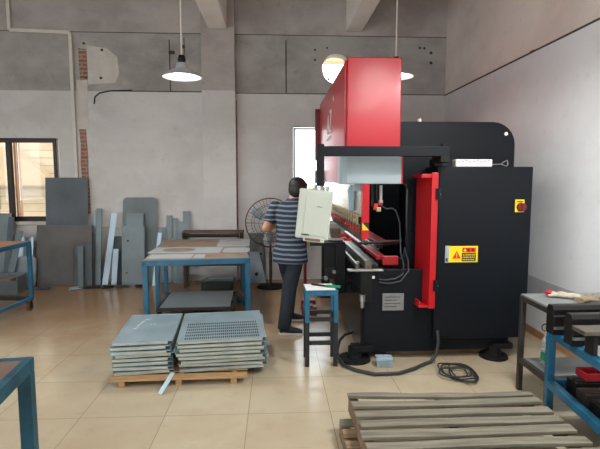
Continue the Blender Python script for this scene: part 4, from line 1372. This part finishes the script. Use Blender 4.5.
# ================================================================== LEFT TROLLEY
LT = R(-5)
lt_ = thing('trolley', 'blue castored trolley with orange-brown top below the window', 'trolley', (-3.73, 5.52, 0), LT)
build(MB().bx(-0.57, 0.575, -0.5, 0.48, 0.872, 0.885), 'tabletop', M['orangeboard'], lt_, bevel=0.002)
f = MB()
f.bx(-0.6, 0.6, -0.53, -0.5, 0.83, 0.884)
f.bx(-0.6, 0.6, 0.48, 0.51, 0.83, 0.884)
f.bx(0.575, 0.605, -0.53, 0.51, 0.83, 0.884)
f.bx(-0.6, -0.57, -0.53, 0.51, 0.83, 0.884)
build(f, 'top_frame', M['blue'], lt_, bevel=0.003)
f = MB()
f.bx(-0.6, 0.6, -0.53, -0.49, 0.135, 0.175)
f.bx(0.565, 0.605, -0.53, 0.51, 0.135, 0.175)
f.bx(-0.6, -0.56, -0.53, 0.51, 0.135, 0.175)
build(f, 'lower_frame', M['blue'], lt_, bevel=0.003)
build(MB().bx(-0.6, 0.565, 0.43, 0.51, 0.135, 0.18), 'lower_rail', M['blackpaint'], lt_, bevel=0.003)
for sx in (-1, 1):
    for sy in (-0.51, 0.49):
        build(MB().box((sx * 0.583, sy, 0.50), (0.045, 0.042, 0.66)), 'leg', M['blue'], lt_, bevel=0.003)
        caster(lt_, sx * 0.57, sy * 0.94, 0.135, 0.055, M['rust'])
mt_ = thing('metal_tray', 'grey open metal tray on the floor behind the brown-topped trolley', 'tray', (-4.12, 6.92, 0), R(4))
t = MB()
t.bx(-0.45, 0.37, -0.15, 0.15, 0, 0.01)
t.bx(-0.45, 0.37, -0.15, -0.14, 0.01, 0.2)
t.bx(-0.45, 0.37, 0.14, 0.15, 0.01, 0.27)
t.bx(0.36, 0.37, -0.14, 0.14, 0.01, 0.25)
t.bx(-0.45, -0.44, -0.14, 0.14, 0.01, 0.22)
build(t, 'tray_shell', M['sheetmid'], mt_, bevel=0.003)
tag(build(MB().box((-4.1, 6.92, 0.1125), (0.46, 0.2, 0.2), rz=R(6)), 'cardboard_piece', M['board'], bevel=0.004), 'brown cardboard block lying inside the grey metal tray', 'cardboard')

# ================================================================== FRONT LEFT TABLE
ft = thing('steel_table', 'blue-framed table with worn brown top, cut off at the picture corner', 'table', (-1.58, 1.52, 0), R(7.3))
build(MB().bx(-0.51, 0.535, -0.42, 0.42, 0.868, 0.878), 'tabletop', M['boarddark'], ft, bevel=0.001)
f = MB()
f.bx(-0.56, 0.57, 0.42, 0.46, 0.82, 0.88)
f.bx(-0.56, 0.57, -0.46, -0.42, 0.82, 0.88)
f.bx(0.535, 0.57, -0.42, 0.42, 0.82, 0.88)
f.bx(-0.56, -0.51, -0.42, 0.42, 0.82, 0.88)
build(f, 'top_frame', M['bluefront'], ft, bevel=0.003)
for sx in (-0.535, 0.543):
    for sy in (-1, 1):
        build(MB().box((sx, sy * 0.432, 0.41), (0.054, 0.055, 0.82)), 'leg', M['bluefront'], ft, bevel=0.003)

# ================================================================== PALLET WITH FOLDED PANELS
PA = R(5)
pt = thing('wooden_pallet', 'pale wooden pallet under the two piles of folded panels', 'pallet', (-0.775, 4.15, 0), R(1.5))
for i in range(7):
    y = -0.46 + i * 0.153
    build(MB().box((-0.03, y, 0.0585), (1.1, 0.1, 0.013)), 'slat', M['pinewood'], pt, bevel=0.002)
for x in (-0.48, -0.03, 0.41):
    build(MB().bx(x - 0.025, x + 0.025, -0.5, 0.5, 0.0, 0.0515), 'stringer', M['pinewood'], pt, bevel=0.003)

def panel_mesh(w, d, perf):
    mb = MB()
    hgt = 0.028
    if not perf:
        mb.bx(-w / 2, w / 2, -d / 2, d / 2, hgt - 0.0015, hgt)
    else:
        xs = [-w / 2]
        x0_, x1_ = -w * 0.42, w * 0.43
        n = 36
        for i in range(n):
            p = (x1_ - x0_) / n
            xs += [x0_ + p * i, x0_ + p * i + p * 0.58]
        xs.append(w / 2)
        ys = [-d / 2]
        y0_, y1_ = -d * 0.45, d * 0.12
        n2 = 6
        for i in range(n2):
            p = (y1_ - y0_) / n2
            ys += [y0_ + p * i, y0_ + p * i + p * 0.62]
        ys.append(d / 2)
        for i in range(len(xs) - 1):
            for j_ in range(len(ys) - 1):
                if i % 2 == 1 and j_ % 2 == 1:
                    continue
                mb._add([(xs[i], ys[j_], hgt), (xs[i + 1], ys[j_], hgt), (xs[i + 1], ys[j_ + 1], hgt), (xs[i], ys[j_ + 1], hgt)], [(0, 1, 2, 3)])
        bmesh.ops.remove_doubles(mb.bm, verts=mb.bm.verts[:], dist=1e-5)
    if perf:
        mb.mi = 2
        mb.bx(-w * 0.45, w * 0.46, -d * 0.47, d * 0.15, hgt - 0.006, hgt - 0.005)  # black plate added under the slots to stand in for shade
    mb.mi = 1
    t = 0.0015
    nt_ = 0.035
    fz = 0.005
    mb.bx(-w / 2 + 0.01, w / 2 - nt_, -d / 2, -d / 2 + t, fz, hgt - 0.0016)
    mb.bx(-w / 2 + 0.01, w / 2 - nt_, -d / 2 + t, -d / 2 + 0.012, fz, fz + t)
    mb.bx(-w / 2 + nt_, w / 2 - nt_, d / 2 - t, d / 2, fz, hgt - 0.0016)
    mb.bx(-w / 2, -w / 2 + t, -d / 2 + nt_, d / 2 - nt_, fz, hgt - 0.0016)
    mb.bx(w / 2 - t, w / 2, -d / 2 + 0.02, d / 2 - nt_, fz, hgt - 0.0016)
    mb.mi = 0
    for a, b_, c_, d_ in ((-w / 2, w / 2, -d / 2, -d / 2 + 0.012), (-w / 2, w / 2, d / 2 - 0.012, d / 2), (-w / 2, -w / 2 + 0.012, -d / 2, d / 2), (w / 2 - 0.012, w / 2, -d / 2, d / 2)):
        mb.bx(a, b_, c_, d_, hgt, hgt + 0.002)
    return mb

PITCH = 0.0348
ordn = ['topmost', 'second from the top', 'third from the top', 'fourth from the top', 'fifth from the top', 'sixth from the top', 'seventh from the top', 'lowest']
def pile(cx, cy, w, d, perf, text, grp, seed):
    rr = random.Random(seed)
    first = None
    for i in range(8):
        z = 0.0655 + i * PITCH
        lb = '%s galvanised panel of the %s' % (ordn[7 - i], text)
        if i == 7:
            lb = lb + (', with rows of slots' if perf else ', with white chalk writing')
        loc = (cx + rr.uniform(-0.014, 0.014), cy + rr.uniform(-0.018, 0.018), z)
        rot = PA + R(rr.uniform(-1.3, 1.3))
        tilt = R(0.8) * (1 if i % 2 else -1) * rr.uniform(0.5, 1) if i < 7 else 0.0
        tilt *= 0.49 / w
        if first is None:
            o = build(panel_mesh(w, d, perf), 'folded_panel', [M['galv'], M['galvedge'], M['signblack']], base=(0, 0, 0))
            first = o
            tag(o, lb, 'metal panel', grp)
        else:
            o = first.copy()
            C.objects.link(o)
            o['label'] = lb
        o.location = loc
        o.rotation_euler = (0, tilt, rot)
        W[o.name] = Matrix.Translation(loc) @ Matrix.Rotation(rot, 4, 'Z')
    return o
top_l = pile(-1.13, 4.12, 0.48, 0.79, False, 'narrower plain pile', 'plain panels in the narrower pile', 11)
pile(-0.487, 4.18, 0.735, 0.81, True, 'wider slotted pile', 'slotted panels in the wider pile', 5)
ck = MB()
rc_ = random.Random(9)
for (px, py, sc, st_) in ((-0.11, 0.02, 1.0, ((0, 0, .03, .05), (.03, .05, .0, .045), (.015, .0, .05, .03))), (-0.09, 0.11, 1.0, ((0, 0, 0.01, .06), (0.01, 0.06, .04, .03), (.0, .02, .05, .01))), (-0.08, 0.2, 1.0, ((0, 0, .05, .03), (.02, .05, .03, -.02), (0.0, .04, .05, .05))),
                          (-0.05, 0.28, 1.0, ((0, 0, .03, .06), (.03, .0, .0, .06), (.045, .02, .05, .05))), (0.02, 0.12, 0.8, ((0, 0, .05, .0), (.05, 0, .05, .03), (.05, .03, 0, .03), (0, .03, 0, 0)))):
    for (a0, b0, a1, b1) in st_:
        ck.bar((px - 0.03 + a0 * sc, py - 0.06 + b0 * sc, 0.0287), (px - 0.03 + a1 * sc, py - 0.06 + b1 * sc, 0.0258), 0.009, 0.0008)
build(ck, 'chalk_writing', M['chalk'], top_l)
tag(build(MB().bar((-0.83, 3.63, 0.122), (-0.905, 3.50, 0.006), 0.042, 0.003), 'metal_strip', M['galv']), 'bright metal strip sloping from the pallet gap to the floor', 'metal strip')

# ================================================================== OLD PALLETS, FRONT RIGHT
def old_pallet(label, x0, x1, ys, zt, ms, grp, jit, seed):
    th = thing('worn_pallet', label, 'pallet', ((x0 + x1) / 2, sum(ys) / len(ys), zt - 0.12), group=grp)
    rr = random.Random(seed)
    for k, y in enumerate(ys):
        mb = MB()
        n = 14
        w = 0.073 + rr.uniform(-0.005, 0.006)
        xa, xb = x0 + rr.uniform(-jit, jit), x1 + rr.uniform(-jit, jit)
        rg = []
        sl_ = rr.uniform(-0.006, 0.006)
        for i in range(n + 1):
            f_ = i / n
            x = xa + (xb - xa) * f_
            dy = sl_ * f_ + 0.003 * math.sin(5 * f_ + k)
            dz = 0.003 * math.sin(6.5 * f_ + 2 * k)
            wb_, dzz = w, 0
            if k == 0 and jit:
                # broken slat: warped and splintered
                dz += 0.018 * (1 - min(1, f_ * 3)) - 0.004
                wb_ = w * (0.62 + 0.3 * abs(math.sin(9 * f_)))
            rg.append([Vector((x, y + dy + q * wb_ / 2, zt - 0.02 + dz + e_)) for q, e_ in ((-1, 0), (1, 0), (1, 0.02), (-1, 0.02))])
        mb.rings(rg, smooth=False)
        build(mb, 'slat', ms[rr.randrange(len(ms))], th, world=True, bevel=0.002)
    for x in (x0 + 0.03, (x0 + x1) / 2, x1 - 0.03):
        build(MB().bx(x - 0.03, x + 0.03, min(ys) - 0.04, max(ys) + 0.04, zt - 0.105, zt - 0.0235), 'stringer', M['stringer'], th, world=True, bevel=0.004)
    for y in (ys[0], ys[len(ys) // 2], ys[-1]):
        build(MB().bx(x0, x1, y - 0.05, y + 0.05, zt - 0.12, zt - 0.1055), 'bottom_board', M['oldwood2'], th, world=True, bevel=0.002)
    return th
old_pallet('upper weathered grey pallet of the two stacked on the floor', 0.47, 1.69, [2.89 - 0.113 * i for i in range(10)], 0.25, [M['oldwood']], 'weathered pallets', 0.012, 4)
old_pallet('lower browner pallet sticking out beneath the upper weathered pallet', 0.40, 1.6, [2.80 - 0.125 * i for i in range(9)], 0.125, [M['oldwood'], M['oldwood2']], 'weathered pallets', 0.0, 6)

# ================================================================== FLOOR CLUTTER
cc_ = MB()
pts = []
for i in range(150):
    a = i * 0.21
    k = i / 150
    rx_ = 0.105 + 0.03 * math.sin(a * 0.31 + 1) + 0.02 * k
    ry_ = 0.16 + 0.05 * math.sin(a * 0.23)
    pts.append((1.54 + 0.04 * math.sin(a * 0.17) + rx_ * math.cos(a), 3.74 + 0.04 * math.cos(a * 0.19) + ry_ * math.sin(a), 0.012 + 0.035 * k + 0.006 * math.sin(3 * a)))
cc_.tube(pts, 0.0065, 6)
tag(build(cc_, 'coiled_cable', M['cable']), 'tangled coil of dark cable on the floor before the cabinet', 'cable')
bx_ = thing('plastic_box', 'small clear bluish plastic box on the floor beside the levelling foot', 'box', (0.955, 3.97, 0), R(-4))
build(MB().bx(-0.07, 0.07, -0.045, 0.045, 0, 0.06), 'box_body', M['clear'], bx_, bevel=0.006)
build(MB().bx(-0.074, 0.074, -0.05, 0.05, 0.06, 0.085), 'lid', M['tag'], bx_, bevel=0.006)
wk = MB()
wk.box((1.5, 4.28, 0.033), (0.95, 0.12, 0.066), rz=R(2))
tag(build(wk, 'timber_beam', M['stringer'], bevel=0.005), 'brown timber lying on the floor under the press cabinet', 'timber')

# ================================================================== DARK TABLE BY THE RIGHT WALL
rt = thing('side_table', 'grey-topped table on dark tube legs beside the press cabinet', 'table', (2.28, 3.26, 0))
build(MB().bx(-0.38, 0.40, -0.2, 0.2, 0.758, 0.772), 'tabletop', M['greytop'], rt, bevel=0.002)
f = MB()
f.bx(-0.385, 0.405, -0.205, -0.17, 0.72, 0.758)
f.bx(-0.385, 0.405, 0.17, 0.205, 0.72, 0.758)
f.bx(-0.385, -0.35, -0.17, 0.17, 0.72, 0.758)
f.bx(0.37, 0.405, -0.17, 0.17, 0.72, 0.758)
build(f, 'top_frame', M['frame'], rt, bevel=0.003)
for sx in (-0.367, 0.387):
    for sy in (-0.187, 0.187):
        build(MB().box((sx, sy, 0.36), (0.036, 0.036, 0.72)), 'leg', M['frame'], rt, bevel=0.003)
build(MB().bx(-0.35, 0.37, -0.17, 0.17, 0.255, 0.265), 'shelf', M['greytop'], rt, bevel=0.002)
build(MB().bx(-0.385, -0.35, -0.17, 0.17, 0.225, 0.268).bx(-0.35, 0.37, -0.205, -0.17, 0.225, 0.268), 'shelf_frame', M['frame'], rt, bevel=0.002)
# gloves
for i, (gx, gy, ga, m1, lb) in enumerate(((2.14, 3.32, 2.6, 'glove', 'cream work glove with red fingertips nearer the table corner'), (2.27, 3.21, 0.5, 'gloved', 'soiled brownish work glove crumpled beside the cream one'))):
    gl = thing('work_glove', lb, 'glove', (gx, gy, 0.772), ga, 'work gloves on the side table')
    g = MB()
    g.ell((0, 0, 0.02), (0.055, 0.042, 0.02))
    g.ell((-0.06, 0.0, 0.022), (0.045, 0.035, 0.022))
    g.ell((0.0, 0.01, 0.036), (0.035, 0.02, 0.014))
    tips = []
    for k, (yy, ll, zz) in enumerate(((-0.03, 0.05, 0.03), (-0.01, 0.065, 0.018), (0.012, 0.06, 0.034), (0.03, 0.045, 0.02))):
        e_ = (0.04 + ll, yy * 1.7, zz)
        g.cap((0.035, yy, 0.02), e_, 0.012, 0.01, 10)
        tips.append(((0.04 + ll * 0.62, yy * 1.45, 0.02 + (zz - 0.02) * 0.65), e_))
    g.cap((0.0, -0.035, 0.018), (0.035, -0.062, 0.014), 0.012, 0.01, 10)
    po = build(g, 'palm', M[m1], gl, remesh=0.005, smooth_it=1)
    for a, b_ in tips[:3] if i == 0 else ():
        build(MB().cap(a, b_, 0.0128, 0.0112, 10), 'fingertip', M['gloved_red'], gl)
    build(MB().loft([((-0.085, 0, 0.022), (0, 0.033, 0), (0, 0, 0.02)), ((-0.12, 0.004, 0.022), (0, 0.037, 0), (0, 0, 0.021))], 16), 'cuff', M['glove'] if i == 0 else M['gloved'], gl)
# bottle
bt = thing('water_bottle', 'clear plastic bottle with green label on the side table shelf', 'bottle', (2.03, 3.30, 0.265))
build(MB().lathe([(0.0, 0.0), (0.033, 0.0), (0.036, 0.01), (0.036, 0.16), (0.03, 0.2), (0.014, 0.235), (0.013, 0.25), (0.0, 0.25)], (0, 0, 0), n=20), 'bottle_body', M['bottle'], bt)
build(MB().lathe([(0.0368, 0.035), (0.0368, 0.1)], (0, 0, 0), n=20), 'label_band', M['green'], bt)
build(MB().cyl((0, 0, 0.25), (0, 0, 0.27), 0.016, n=14), 'cap', M['white'], bt)
build(MB().ring((-0.012, 0, 0.285), 0.028, 0.004, (0.2, 1, 0), 20), 'carry_loop', M['blackplastic'], bt)

# ================================================================== TOOL RACK
rk = thing('tool_rack', 'bright blue steel rack holding long dark press tools', 'rack', (2.14, 2.50, 0), R(-5.5))
for sx in (-0.335, 0.335):
    for sy in (-0.42, 0.42):
        build(MB().box((sx, sy, 0.33), (0.046, 0.046, 0.66)), 'post', M['blue'], rk, bevel=0.003)
f = MB()
for sx in (-0.335, 0.335):
    f.bx(sx - 0.025, sx + 0.025, -0.395, 0.395, 0.61, 0.66)
for sy in (-0.42, 0.42):
    f.bx(-0.307, 0.307, sy - 0.02, sy + 0.02, 0.61, 0.66)
build(f, 'top_frame', M['blue'], rk, bevel=0.003)
f = MB()
for sx in (-0.335, 0.335):
    f.bx(sx - 0.025, sx + 0.025, -0.395, 0.395, 0.26, 0.31)
for sy in (-0.42, 0.42):
    f.bx(-0.307, 0.307, sy - 0.02, sy + 0.02, 0.26, 0.31)
build(f, 'lower_frame', M['blue'], rk, bevel=0.003)
build(MB().bx(-0.31, 0.31, -0.4, 0.4, 0.255, 0.26), 'shelf', M['darksteel'], rk)
for i, (y, x0_, lb) in enumerate(((2.86, 1.772, 'long dark punch bar resting on the blue rack, next to the side table'), (2.66, 1.765, 'long dark punch bar resting on the blue rack, second from the table'))):
    t = thing('punch_bar', lb, 'press tool', (2.15, y, 0.66), group='punch bars on the rack')
    xa, xb = x0_ - 2.15, 0.4
    build(MB().prism([(-0.04, 0.0), (0.04, 0.0), (0.04, 0.16), (0.025, 0.19), (-0.025, 0.19), (-0.04, 0.165), (-0.04, 0.13), (-0.052, 0.125), (-0.052, 0.065), (-0.04, 0.06)], 'x', xa, xb), 'bar', M['darksteel'], t, bevel=0.003)
    build(MB().bx(xa + 0.002, xa + 0.13, -0.057, -0.04, 0.04, 0.058), 'ground_edge', M['steel'], t, bevel=0.002)
t = thing('die_bracket', 'grey brown die bracket with upright lugs on the blue rack', 'press tool', (1.96, 2.5, 0.66))
build(MB().bx(-0.24, 0.4, -0.06, 0.06, 0.125, 0.15), 'flange', M['toolsteel'], t, bevel=0.003)
for k in range(5):
    build(MB().bx(-0.17 + 0.1 * k, -0.145 + 0.1 * k, -0.04, 0.04, 0.0, 0.125), 'lug', M['darksteel'], t, bevel=0.003)
for i, (x, y, w_, h_, m, lb) in enumerate(((2.16, 2.80, 0.5, 0.1, 'darksteel', 'farthest dark tool block on the lower level of the blue rack, under the red tray'), (2.12, 2.66, 0.48, 0.09, 'frame', 'second dark tool block on the lower level of the blue rack'),
                                            (2.11, 2.52, 0.48, 0.085, 'darksteel', 'third dark tool block counted from the table on the blue rack'), (2.1, 2.38, 0.48, 0.085, 'frame', 'nearest dark tool block on the lower level of the blue rack'))):
    tag(build(MB().box((x, y, 0.2605 + h_ / 2), (w_, 0.1, h_), rz=R(-5)).box((x - w_ / 2 + 0.06, y, 0.2605 + h_ + 0.006), (0.1, 0.05, 0.012), rz=R(-5)), 'tool_block', M[m], bevel=0.004), lb, 'press tool', 'tool blocks on the rack')
rt2 = thing('red_tray', 'dark red tray on the tool block under the long punch bars', 'tray', (2.17, 2.80, 0.3735), R(-5))
build(MB().bx(-0.2, 0.24, -0.06, 0.06, 0, 0.012), 'tray_base', M['darkred'], rt2, bevel=0.002)
build(MB().bx(-0.2, 0.24, -0.06, -0.052, 0.012, 0.05).bx(-0.2, 0.24, 0.052, 0.06, 0.012, 0.05).bx(-0.2, -0.192, -0.052, 0.052, 0.012, 0.05).bx(0.232, 0.24, -0.052, 0.052, 0.012, 0.05), 'tray_rim', M['gaugered'], rt2, bevel=0.002)

# ================================================================== LIGHT AND CAMERA
w = D.worlds.new('daylight')
bpy.context.scene.world = w
w.use_nodes = True
bg = w.node_tree.nodes['Background']
bg.inputs['Color'].default_value = (0.86, 0.94, 1.0, 1)
bg.inputs['Strength'].default_value = 5.2

def light(name, kind, loc, rot, energy, col, **kw):
    l = D.lights.new(name, kind)
    l.energy = energy
    l.color = col
    for k_, v in kw.items():
        setattr(l, k_, v)
    o = D.objects.new(name, l)
    C.objects.link(o)
    o.location = loc
    o.rotation_euler = rot
    return o
sd = Vector((0.2, 0.43, -0.88)).to_track_quat('-Z', 'Y').to_euler()
light('sun', 'SUN', (0, -4, 12), sd, 2.5, (1.0, 0.9, 0.74), angle=R(1))
FILL_W = 24
for x in (-3.4, -1.0, 1.4):                         # unseen fill lamps, added behind the camera to brighten the room
    for y in (0.6, -2.6):
        light('fill_lamp', 'AREA', (x, y, 2.85), (0, 0, 0), FILL_W, (1.0, 0.98, 0.95), shape='DISK', size=0.4)
light('fill_lamp', 'AREA', (-3.6, 3.6, 2.85), (0, 0, 0), 22, (1.0, 0.98, 0.95), shape='DISK', size=0.4)  # one more unseen fill lamp, left of the view

light('fill_lamp', 'POINT', (1.4, 1.6, 2.98), (0, 0, 0), 50, (1.0, 0.98, 0.95), shadow_soft_size=0.25)  # unseen lamp placed to put a glare on the red ram cover
light('fill_lamp', 'AREA', (1.65, 2.75, 2.75), (0, 0, 0), 50, (1.0, 1.0, 1.0), shape='DISK', size=0.4)  # unseen lamp added to brighten the lower right wall

cam = D.cameras.new('camera')
cam.lens = 465 / 600 * 36
cam.sensor_width = 36
cam.clip_start = 0.05
co_ = D.objects.new('camera', cam)
C.objects.link(co_)
co_.location = (0, 0, 1.66)
co_.rotation_euler = (R(90 - 5.5886), 0, -R(2.9406))
sc = bpy.context.scene
sc.camera = co_
sc.view_settings.view_transform = 'Standard'
sc.view_settings.look = 'None'
sc.view_settings.gamma = 1.0
sc.view_settings.use_curve_mapping = False
sc.view_settings.exposure = 0.0
